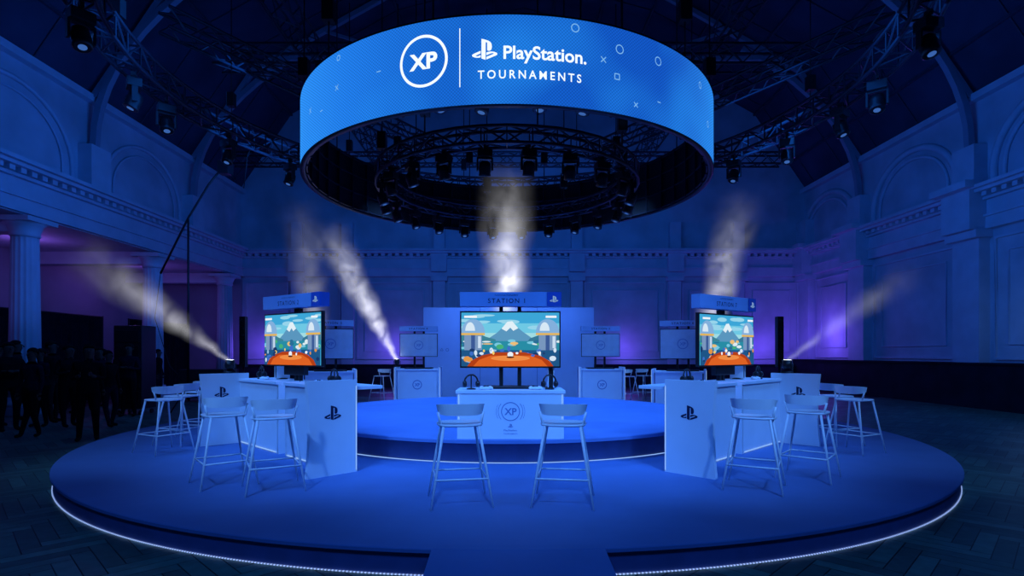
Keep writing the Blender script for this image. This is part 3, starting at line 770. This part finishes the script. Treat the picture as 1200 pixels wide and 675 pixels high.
display((3.95, 12.65), -.35, 'grey unlit display hidden behind the right lit monitor', ZS+.95, 1.42, 2.1, 1.0, 'STATION 6', 8, 1, live=False)
bd = empty('backdrop_panel', (0, 18.4, 0)); tag(bd, 'wide pale blue backdrop wall standing behind the central monitor', 'backdrop')
q = B(); q.box((.06, 0, 1.52), (5.55, .12, 3.04)); bp = q.build('panel', 'backdrop', bd)
for x in (-.87, .99):
    q = B(); q.box((x, -.062, 1.52), (.02, .006, 3.04)); q.build('panel_seam', 'mark2', bd)
q = B(); q.box((.06, .4, .05), (5.3, .8, .1)); q.build('foot', 'black', bd)
for x, k_, nm in ((-2.12, 't', 'triangle_symbol'), (-1.94, 'o', 'circle_symbol')):
    q = B()
    for sh in sym2d(k_, .055, .018): q.poly(*off(sh, x, 1.66), lambda u, z: (u, -.0625, z))
    q.build(nm, 'mark2', bp)

# ---------------------------------------------------------------- accessories on the desks
def headset():
    t = empty('headphones')
    q = B(); q.path([(.085*math.cos(PI*i/14), 0, .10+.085*math.sin(PI*i/14)) for i in range(15)], .011, 8); q.build('headband', 'plastic', t)
    for s_ in (-1, 1):
        q = B(); q.lathe([(.03, -.022), (.042, -.012), (.042, .012), (.03, .022)], (s_*.085, 0, .07), 16, Matrix.Rotation(PI/2, 3, 'Y')); q.build('ear_cup', 'plastic', t)
    q = B(); q.tube((0, 0, .015), (0, 0, .18), .008, 6); q.lathe([(.06, 0), (.06, .012), (.02, .02)], n=20); q.build('stand', 'black', t)
    return t
def gamepad():
    t = empty('game_controller')
    q = B(); q.box((0, 0, .025), (.11, .055, .03), bev=.012)
    for s_ in (-1, 1): q.path([(s_*.05, .01, .027), (s_*.068, -.02, .024), (s_*.072, -.06, .018)], [.024, .02, .012], 8)
    q.build('body', 'stool', t)
    for s_ in (-1, 1):
        q = B(); q.lathe([(.006, .035), (.006, .048), (.011, .05), (.011, .054)], (s_*.025, -.012, 0), 12); q.build('stick', 'plastic', t)
    return t
def console():
    t = empty('games_console')
    q = B(); q.box((0, 0, .16), (.05, .18, .28), bev=.015); q.build('core', 'plastic', t)
    for s_ in (-1, 1):
        q = B(); q.box((s_*.036, 0, .165), (.012, .2, .31), bev=.005); q.build('side_shell', 'stool', t)
    q = B(); q.lathe([(.08, 0), (.08, .012), (.05, .02)], n=20); q.build('stand', 'plastic', t)
    return t
hs = headset(); gp = gamepad(); co = console(); cnt = {'h': 0, 'g': 0, 'c': 0}
def put(proto, key, x, y, z, rz, lb, cat, group):
    o = proto if cnt[key] == 0 else dup(proto); cnt[key] += 1; o.location = (x, y, z); o.rotation_euler = (0, 0, rz); tag(o, lb, cat, group)
ZD = ZI+H0
for x, nm in ((-.5, 'left'), (.5, 'right')):
    put(hs, 'h', x+XD, 7.18, ZD, .3, 'black headphones on the %s end of the central desk' % nm, 'headphones', 'headphones on the desks')
    put(gp, 'g', x*.62+XD, 7.10, ZD, .2, 'pale game controller on the %s half of the central desk' % nm, 'game controller', 'controllers on the desks')
put(co, 'c', .58, 7.5, ZD, .0, 'upright pale console behind the right end of the central monitor', 'console', 'consoles on the desks')
for (sg, nm) in ((1, 'left'), (-1, 'right')):
    a = sg*A0; ox, oy = -4.35*math.sin(a)+(0 if sg > 0 else .09), YC-4.35*math.cos(a)
    def W(u, v): return (ox+u*math.cos(-a)-v*math.sin(-a), oy+u*math.sin(-a)+v*math.cos(-a))
    for u, w2 in ((1.1*sg, 'near'), (-1.1*sg, 'outer')):
        x, y = W(u, .3); put(hs, 'h', x, y, ZS+.97, -a, 'black headphones on the %s %s desk' % (w2, nm), 'headphones', 'headphones on the desks')
        x, y = W(u*.75, .25); put(gp, 'g', x, y, ZS+.97, -a, 'pale game controller on the %s %s desk' % (w2, nm), 'game controller', 'controllers on the desks')
    x, y = W(-.85*sg, .5); put(co, 'c', x, y, ZS+.97, -a, 'upright pale console beside the monitor on the outer %s desk' % nm, 'console', 'consoles on the desks')

fl = empty('uplight')
q = B(); q.lathe([(.09, 0), (.09, .02), (.03, .03)], n=20); q.build('base', 'black', fl)
q = B(); q.path([(-.085, 0, .15), (-.085, 0, .03), (.085, 0, .03), (.085, 0, .15)], .01, 6); q.build('yoke', 'black', fl)
q = B(); q.lathe([(.04, .05), (.065, .08), (.07, .2), (.06, .2)], n=20); q.build('head', 'plastic', fl)
q = B(); q.lathe([(0, .203), (.058, .203)], n=20, caps=False); q.build('lens', 'lensw', fl)
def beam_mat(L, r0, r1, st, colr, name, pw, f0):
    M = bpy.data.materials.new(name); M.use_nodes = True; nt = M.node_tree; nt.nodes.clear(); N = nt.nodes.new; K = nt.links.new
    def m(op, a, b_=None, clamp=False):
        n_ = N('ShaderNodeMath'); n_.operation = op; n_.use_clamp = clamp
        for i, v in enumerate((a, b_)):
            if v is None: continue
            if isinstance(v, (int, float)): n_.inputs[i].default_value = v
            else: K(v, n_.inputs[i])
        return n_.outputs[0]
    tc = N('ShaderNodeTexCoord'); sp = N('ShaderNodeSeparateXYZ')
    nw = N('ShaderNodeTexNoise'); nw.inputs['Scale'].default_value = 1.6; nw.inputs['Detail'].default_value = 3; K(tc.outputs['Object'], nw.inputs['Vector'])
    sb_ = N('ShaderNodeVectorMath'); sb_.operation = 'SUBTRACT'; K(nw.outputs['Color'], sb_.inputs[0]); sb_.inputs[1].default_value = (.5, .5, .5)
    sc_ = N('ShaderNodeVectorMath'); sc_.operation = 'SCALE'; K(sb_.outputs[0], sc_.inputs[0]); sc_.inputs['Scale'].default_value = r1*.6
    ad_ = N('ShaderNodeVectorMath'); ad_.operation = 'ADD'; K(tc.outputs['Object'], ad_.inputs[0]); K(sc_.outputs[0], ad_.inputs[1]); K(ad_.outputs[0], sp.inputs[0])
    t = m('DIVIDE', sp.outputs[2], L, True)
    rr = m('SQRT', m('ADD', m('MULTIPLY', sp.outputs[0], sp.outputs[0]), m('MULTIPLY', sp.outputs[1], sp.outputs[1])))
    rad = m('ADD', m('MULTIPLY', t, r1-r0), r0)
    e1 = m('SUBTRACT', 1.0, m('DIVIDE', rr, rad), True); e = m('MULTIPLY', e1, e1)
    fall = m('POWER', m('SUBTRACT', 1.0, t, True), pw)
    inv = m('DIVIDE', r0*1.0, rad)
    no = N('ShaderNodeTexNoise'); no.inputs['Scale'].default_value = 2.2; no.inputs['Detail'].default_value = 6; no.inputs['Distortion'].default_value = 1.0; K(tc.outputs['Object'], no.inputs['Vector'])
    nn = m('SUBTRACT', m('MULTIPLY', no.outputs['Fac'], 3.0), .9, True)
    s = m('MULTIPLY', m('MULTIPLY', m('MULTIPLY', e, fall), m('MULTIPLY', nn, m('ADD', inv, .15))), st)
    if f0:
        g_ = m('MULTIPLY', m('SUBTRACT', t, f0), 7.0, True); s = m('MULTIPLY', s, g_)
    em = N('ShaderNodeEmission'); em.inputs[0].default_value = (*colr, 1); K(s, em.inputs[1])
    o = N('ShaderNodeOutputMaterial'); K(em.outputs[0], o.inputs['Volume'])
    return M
def beam(p, q_, r0, r1, st, label, colr=(.84, .84, .90), pw=1.1, f0=0):
    p = Vector(p); q_ = Vector(q_); d = q_-p; L = d.length
    bb = B(); bb.lathe([(r0, 0), (r1, L)], n=24)
    o = bb.build('light_beam', beam_mat(L, r0, r1, st, colr, 'haze_beam', pw, f0))
    o.rotation_euler = d.to_track_quat('Z', 'Y').to_euler(); o.location = p
    tag(o, label, 'light beam', 'hazy light beams', 'stuff')
lamps = [((-4.18, 8.5, 1.25), (-6.4, 8.4, 3.1), .06, .55, 13, 'pale light beam slanting up left from the far end of the left desk over the crowd', 'small uplight on the far end panel of the left desk', 0, 1.2),
         ((4.24, 8.52, 1.25), (6.2, 8.5, 2.85), .06, .34, 6, 'faint light beam slanting up right from the far end of the right desk', 'small uplight on the far end panel of the right desk', 0, 1.2),
         ((-2.83, 14.5, 1.2), (-4.6, 14.2, 4.8), .12, .72, 19, 'bright light beam slanting up left from the rear left desk', 'bright uplight on the rear left desk', 0, 1.2),
         ((.0, 9.3, ZI), (.0, 9.3, 4.7), .26, .62, 24, 'broad column of lit haze rising behind the central monitor', 'uplight on the tier behind the central monitor', .36, 1.5),
         ((-3.15, 9.8, ZI), (-3.65, 9.9, 4.3), .14, .56, 7, 'soft light beam rising behind the left monitor', 'uplight on the tier behind the left monitor', .3, 1.4),
         ((3.2, 9.8, ZI), (4.15, 9.9, 4.45), .14, .56, 17, 'soft light beam rising behind the right monitor', 'uplight on the tier behind the right monitor', .3, 1.5)]
for i, (p, q_, r0, r1, st_, lb, ll, f0, pw) in enumerate(lamps):
    o = fl if i == 0 else dup(fl); o.location = p; tag(o, ll, 'uplight', 'uplights on the stage')
    pp = Vector(p)+Vector((0, 0, .21)); beam(pp, q_, r0, r1, st_, lb, pw=pw, f0=f0)

sp0 = None
for i, (x, y, lb) in enumerate(((-5.75, 12.3, 'tall slim black column speaker behind the left end of the stage'), (5.95, 12.3, 'tall slim black column speaker behind the right end of the stage'))):
    if sp0 is None:
        sp0 = empty('column_speaker')
        q = B(); q.box((0, 0, .2), (.38, .42, .4), bev=.02); q.build('subwoofer', 'plastic', sp0)
        q = B(); q.tube((0, 0, .4), (0, 0, 1.1), .018, 8); q.build('pole', 'black', sp0)
        q = B(); q.box((0, 0, 1.6), (.13, .14, 1.1), bev=.012); cb = q.build('cabinet', 'plastic', sp0)
        for k in range(7): q = B(); q.lathe([(.045, 0), (.03, .012), (0, .015)], (0, -.071, 1.15+.15*k), 14, Matrix.Rotation(PI/2, 3, 'X')); q.build('driver', 'black', cb)
        o = sp0
    else: o = dup(sp0)
    o.location = (x, y, 0 if math.hypot(x, y-YC) > RS else ZS); tag(o, lb, 'speaker', 'column speakers')

bs = empty('boom_stand', (-8.6, 15.2, 0)); tag(bs, 'tall black boom stand with slanted arm and lamp at the left of the stage', 'boom stand')
q = B(); q.tube((0, 0, .3), (0, 0, 5.2), .035, 8, .025); q.build('pole', 'black', bs)
for k in range(3):
    a = 2*PI*k/3+.3; q = B(); q.tube((0, 0, .7), (.6*math.cos(a), .6*math.sin(a), .0), .018, 6); q.build('leg', 'black', bs)
q = B(); q.path([(-.75, 0, 3.7), (0, 0, 5.2), (.55, 0, 6.1), (.95, 0, 6.6)], .028, 8); q.build('arm', 'black', bs)
q = B(); q.box((1.0, 0, 6.55), (.3, .3, .35), bev=.03); q.build('lamp_head', 'plastic', bs)
q = B(); q.path([(1.05, 0, 6.5), (1.5, 0, 6.0), (1.6, 0, 6.9), (1.75, .1, 7.3)], .014, 6); q.build('cable', 'black', bs)
q = B(); q.path([(-.75, 0, 3.7), (-.9, 0, 2.5), (-.5, 0, 1.2), (0, 0, .7)], .01, 6); q.build('cable', 'black', bs)
er = empty('equipment_rack', (-9.5, 14.4, 0)); tag(er, 'tall black equipment rack behind the standing crowd at left', 'equipment rack')
q = B(); q.box((0, 0, 1.2), (.7, .6, 2.1), bev=.03); q.build('cabinet', 'plastic', er)
for k in range(5):
    q = B(); q.box((0, -.31, .45+.38*k), (.6, .03, .3), bev=.01); q.build('drawer_panel', 'black', er)
for sx in (-1, 1):
    for sy in (-1, 1):
        q = B(); q.lathe([(.06, -.02), (.06, .02)], (sx*.28, sy*.22, .06), 14, Matrix.Rotation(PI/2, 3, 'Y')); q.build('caster', 'black', er)
fc = empty('flight_case', (-9.6, 18.2, 0), .2); tag(fc, 'wide black flight case behind the boom stand', 'case'); w = 1.6
q = B(); q.box((0, 0, .58), (w, .6, .9), bev=.02); q.build('case_body', 'plastic', fc)
for z in (.14, .8, 1.02): q = B(); q.box((0, 0, z), (w+.02, .62, .03)); q.build('metal_edging', 'truss', fc)
for sx in (-1, 1):
    for sy in (-1, 1):
        q = B(); q.lathe([(.06, -.025), (.06, .025)], (sx*(w/2-.12), sy*.2, .065), 14, Matrix.Rotation(PI/2, 3, 'Y')); q.build('caster', 'black', fc)

# ================================================================= PEOPLE
def person(x, y, rz, H, arms, legs, top, bot, label, lean=0.0, wide=1.0):
    V = []; E = []; R = []; roots = []
    def v(p, r): V.append(p); R.append(r); return len(V)-1
    def chain(a, L):
        for p, r in L:
            n_ = v(p, r); E.append((a, n_)); a = n_
        return a
    pel = v((0, 0, .96), .145); roots.append(pel)
    sp_ = chain(pel, [((lean*.3, .005, 1.12), .125)]); ch = chain(sp_, [((lean*.7, 0, 1.32), .15)])
    nk = chain(ch, [((lean, .01, 1.46), .075), ((lean, 0, 1.52), .056)])
    chain(nk, [((lean, -.012, 1.585), .078), ((lean, -.01, 1.66), .088), ((lean, 0, 1.725), .07)])
    for s_ in (-1, 1):
        hp = chain(pel, [((s_*.095, 0, .90), .098)])
        sp2 = legs*s_
        chain(hp, [((s_*.105, -.06*sp2-.01, .50), .062), ((s_*.11, .10*sp2 if sp2 < 0 else .08*sp2, .10), .042), ((s_*.115, -.02+.09*sp2, .045), .042), ((s_*.13, -.14+.09*sp2, .035), .034)])
        sh = chain(ch, [((lean*.85+s_*.175, 0, 1.41), .062)])
        if arms == 'down': el, wr = (s_*.225, .02, 1.13), (s_*.235, -.05, .88); hd_ = (0, -.03, -1)
        elif arms == 'fold': el, wr = (s_*.25, -.03, 1.15), (-s_*.03, -.22, 1.20); hd_ = (-s_, 0, .1)
        elif arms == 'hold': el, wr = (s_*.215, -.02, 1.14), (s_*.09, -.27, 1.2); hd_ = (-s_*.3, -1, .4)
        else:
            if s_ > 0: el, wr = (s_*.34, .03, 1.17), (s_*.20, -.06, 1.0); hd_ = (-s_, -.3, -.3)
            else: el, wr = (s_*.22, .02, 1.13), (s_*.235, -.05, .88); hd_ = (0, -.03, -1)
        w = chain(sh, [(el, .044), (wr, .03)])
        D = Vector(hd_).normalized(); Wv = Vector(wr); side = D.cross(Vector((1, 0, 0)) if abs(D.x) < .7 else Vector((0, 0, 1))).normalized()
        chain(w, [(tuple(Wv+D*.06), .033)])
        for k in range(4):
            o_ = side*(k-1.5)*.018; l = (.062, .075, .07, .055)[k]; b0 = Wv+D*.075+o_
            i0 = v(tuple(b0), .010); roots.append(i0); chain(i0, [(tuple(b0+D*l*.5), .0095), (tuple(b0+D*l+Vector((0, -.012, 0))), .0075)])
        b0 = Wv+D*.03+side*.028; i0 = v(tuple(b0), .012); roots.append(i0); chain(i0, [(tuple(b0+side*.022+D*.025), .011), (tuple(b0+side*.026+D*.055), .008)])
    me = bpy.data.meshes.new('p'); me.from_pydata(V, E, []); o = bpy.data.objects.new('p', me); C.objects.link(o)
    sk = o.modifiers.new('s', 'SKIN'); sk.use_smooth_shade = True
    su = o.modifiers.new('u', 'SUBSURF'); su.levels = 1; su.render_levels = 1
    for i, sv in enumerate(me.skin_vertices[0].data): sv.radius = (R[i], R[i]*(.8 if i in (pel, sp_, ch) else 1)); sv.use_root = i in roots
    bpy.context.view_layer.update(); dg = bpy.context.evaluated_depsgraph_get()
    m2 = bpy.data.meshes.new_from_object(o.evaluated_get(dg)); bpy.data.objects.remove(o)
    q = B(); q.bm.from_mesh(m2)
    q.path([(lean, -.09, 1.675), (lean, -.112, 1.64), (lean, -.095, 1.632)], [.008, .014, .01], 6)
    for s_ in (-1, 1): q.sphere((lean+s_*.09, .005, 1.65), (.02, .035, .055), 8); q.sphere((lean+s_*.032, -.086, 1.675), (.022, .016, .014), 8)
    q.sphere((lean, -.088, 1.605), (.045, .014, .012), 8)
    for f in q.bm.faces:
        c = f.calc_center_median(); f.smooth = True
        if c.z > 1.50: f.material_index = 0
        elif c.z < .07: f.material_index = 3
        elif c.z < .95 and abs(c.x) < .2: f.material_index = 2
        else: f.material_index = 1
        if arms == 'down' and c.z < .87 and abs(c.x) > .195: f.material_index = 0
        if arms in ('fold', 'hold') and c.y < -.225 and .9 < c.z < 1.5: f.material_index = 0
    t = empty('person', (x, y, 0), rz); k_ = H/1.79; t.scale = (k_*wide, k_*wide, k_)
    q.build('body', ['skin', top, bot, 'hair'], t, recalc=False)
    q = B(); q.sphere((lean, .022, 1.695), (.192, .205, .19), 16)
    dl = [v_ for v_ in q.bm.verts if (v_.co.z < 1.66 and v_.co.y < .03) or (v_.co.y < -.06 and v_.co.z < 1.72) or v_.co.z < 1.615]
    bmesh.ops.delete(q.bm, geom=dl, context='VERTS')
    q.build('hair', 'hair', t)
    tag(t, label, 'person'); return t
ppl = [(10, 505, 2.3, 1.78, 'fold', .4, 'cloth_a', 'cloth_a', 'person in black with folded arms at the left edge of the picture', 0, 1.15),
       (36, 512, 1.2, 1.66, 'down', .9, 'cloth_b', 'cloth_a', 'person in navy top mid-step second from the left edge', .03, 1.0),
       (62, 495, 3.0, 1.84, 'hip', .3, 'cloth_a', 'cloth_c', 'person with one hand on hip behind the front of the crowd', -.03, 1.1),
       (103, 516, 1.8, 1.72, 'hold', .6, 'cloth_a', 'cloth_a', 'person in black nearest the stage edge with hands raised in front', .02, 1.12),
       (129, 500, 2.7, 1.62, 'down', .7, 'cloth_a', 'cloth_b', 'shorter person in black beside the round stage', -.04, 1.0),
       (151, 488, 1.4, 1.80, 'fold', .4, 'cloth_b', 'cloth_a', 'person with folded arms rightmost of the front crowd', 0, 1.05),
       (168, 474, 2.4, 1.70, 'down', .8, 'cloth_a', 'cloth_a', 'distant person in black mid-step right of the crowd', .03, 1.0),
       (82, 484, .8, 1.70, 'down', .6, 'cloth_b', 'cloth_b', 'person in navy far back between the front figures', .02, 1.1),
       (20, 492, 3.4, 1.86, 'hip', .3, 'cloth_c', 'cloth_a', 'person in grey far back at the left edge', 0, 1.1),
       (140, 474, 2.8, 1.7, 'hold', .2, 'cloth_a', 'cloth_c', 'person in black with hands in front, near the second column', 0, 1.1),
       (58, 480, 2.1, 1.62, 'fold', .2, 'cloth_a', 'cloth_b', 'short person with folded arms far back near the first column', -.03, 1.1),
       (-4, 500, 2.6, 1.75, 'down', .5, 'cloth_a', 'cloth_a', 'person in black mostly cut off by the left edge', .02, 1.05),
       (106, 482, 3.3, 1.8, 'fold', .3, 'cloth_c', 'cloth_a', 'person in dark grey with folded arms in front of the equipment rack', .0, 1.1),
       (120, 476, .5, 1.68, 'hip', .5, 'cloth_a', 'cloth_a', 'person in black turned away behind the nearest front figure', .03, 1.05),
       (48, 500, 1.1, 1.66, 'hold', .4, 'cloth_b', 'cloth_a', 'person in navy between the two leftmost front figures', -.02, 1.0),
       (186, 468, 3.0, 1.7, 'down', .3, 'cloth_a', 'cloth_b', 'farthest person in black, closest to the left bar stools', .0, 1.0),
       (80, 500, 2.5, 1.74, 'fold', .5, 'cloth_a', 'cloth_a', 'person in black with folded arms just left of the nearest front figure', .02, 1.1),
       (118, 490, 1.9, 1.7, 'down', .4, 'cloth_b', 'cloth_a', 'person in navy standing just behind the shorter person in black', -.02, 1.05)]
for (px, py, rz, H, ar, lg, tp, bt, lb, ln, wd) in ppl:
    d = CZ*F/(py-HY); person((px-CX)/F*d, d, rz-PI/2+.3, H, ar, lg, tp, bt, lb, ln, wd)

# ================================================================= LIGHTS
def spot(p, t, e, c, ang=70, blend=.8, r=.15):
    l = bpy.data.lights.new('spot', 'SPOT'); l.energy = e; l.color = c; l.spot_size = math.radians(ang); l.spot_blend = blend; l.shadow_soft_size = r
    o = bpy.data.objects.new('spot_light', l); C.objects.link(o); o.location = p
    o.rotation_euler = (Vector(t)-Vector(p)).to_track_quat('-Z', 'Y').to_euler()
def area(p, t, e, c, sx, sy=None):
    l = bpy.data.lights.new('area', 'AREA'); l.energy = e; l.color = c; l.size = sx
    if sy: l.shape = 'RECTANGLE'; l.size_y = sy
    o = bpy.data.objects.new('area_light', l); C.objects.link(o); o.location = p
    o.rotation_euler = (Vector(t)-Vector(p)).to_track_quat('-Z', 'Y').to_euler()
def point(p, e, c, r=.3):
    l = bpy.data.lights.new('point', 'POINT'); l.energy = e; l.color = c; l.shadow_soft_size = r
    o = bpy.data.objects.new('point_light', l); C.objects.link(o); o.location = p
BL = (.045, .24, 1.0); BW = (.13, .38, 1.0); BL2 = (.015, .19, 1.0); PU = (.20, .09, 1.0)
for i in range(8):
    a = 2*PI*i/8+.4; spot((6.3*math.cos(a), YC+6.3*math.sin(a), 6.0), (1.6*math.cos(a), YC+1.6*math.sin(a), 0), 820, BL, 76, 1.0, .4)
for i in range(6):
    a = 2*PI*i/6; spot((2.2*math.cos(a), YC+2.2*math.sin(a), 4.0), (2.6*math.cos(a), YC+2.6*math.sin(a), 0), 200, BL, 80, 1.0, .3)
for sx in (-1, 1):  # front fill spots added to brighten desks, stools and the stage front
    spot((sx*3.0, 1.0, 5.0), (sx*2.3, 6.6, 1.1), 950, BW, 40, 1.0)
    spot((sx*2.4, 0, 5.6), (sx*2.4, 4.1, 0), 560, BL, 70, 1.0, .4)
    spot((sx*6.6, 4, 5.6), (sx*4.8, 8.2, 0.6), 620, BW, 46, 1.0)
spot((0, 1.0, 5.0), (0, 5.6, .9), 720, BW, 40, 1.0)
spot((0, 14.6, 5.0), (0, 18.4, 1.8), 850, (.10, .30, 1.0), 95)  # extra spot added to brighten the backdrop
spot((-2.3, 11.5, 5.5), (-3.0, 14.4, 1.2), 480, BW, 60); spot((2.4, 11.5, 5.5), (3.0, 14.4, 1.2), 480, BW, 60)
area((5.5, 14, 6.0), (WR, 17, 4.4), 190, BL2, 4); area((-5.5, 14, 6.2), (WL, 17, 6.3), 150, BL2, 4)
area((0, 17.5, 6.4), (0, YB, 5.0), 210, BL2, 9, 2); area((6, 8, 6.5), (WR, 9, 6), 90, BL2, 4); area((-6, 8, 6.5), (WL, 9, 6.4), 100, BL2, 4)
area((0, 12, 7.0), (0, 14, 15), 90, BL2, 8)
for y in (14.4, 19.6): spot((-7.5, y-2.5, 6.2), (WL, y, 3.4), 160, (.08, .2, 1.0), 26)  # narrow spots added to lift the aisle columns out of the dark
for x in (-11.2, -5.2, 5.4, 11.6): point((x, YB-.9, 1.8), 38, PU)
point((WR-1.0, 23.6, 2.4), 80, PU); point((WR-.8, 14.0, 2.4), 14, (.15, .4, 1.0))
for y in (17, 22): point((-14.6, y, 4.35), 28, (.34, .14, 1.0), .3)
point((-14.8, 12.0, 4.35), 20, (.34, .14, 1.0), .3)
w = bpy.data.worlds.new('World'); S.world = w; w.use_nodes = True
w.node_tree.nodes['Background'].inputs[0].default_value = (.004, .016, .09, 1); w.node_tree.nodes['Background'].inputs[1].default_value = .35

# ================================================================= CAMERA
cam = bpy.data.cameras.new('Camera'); co_ = bpy.data.objects.new('Camera', cam); C.objects.link(co_)
co_.location = (0, 0, CZ); co_.rotation_euler = (PI/2, 0, 0); cam.sensor_width = 36; cam.lens = F/1200*36
cam.shift_x = (600-CX)/1200; cam.shift_y = (HY-337.5)/1200; cam.clip_start = .05; cam.clip_end = 200
S.camera = co_
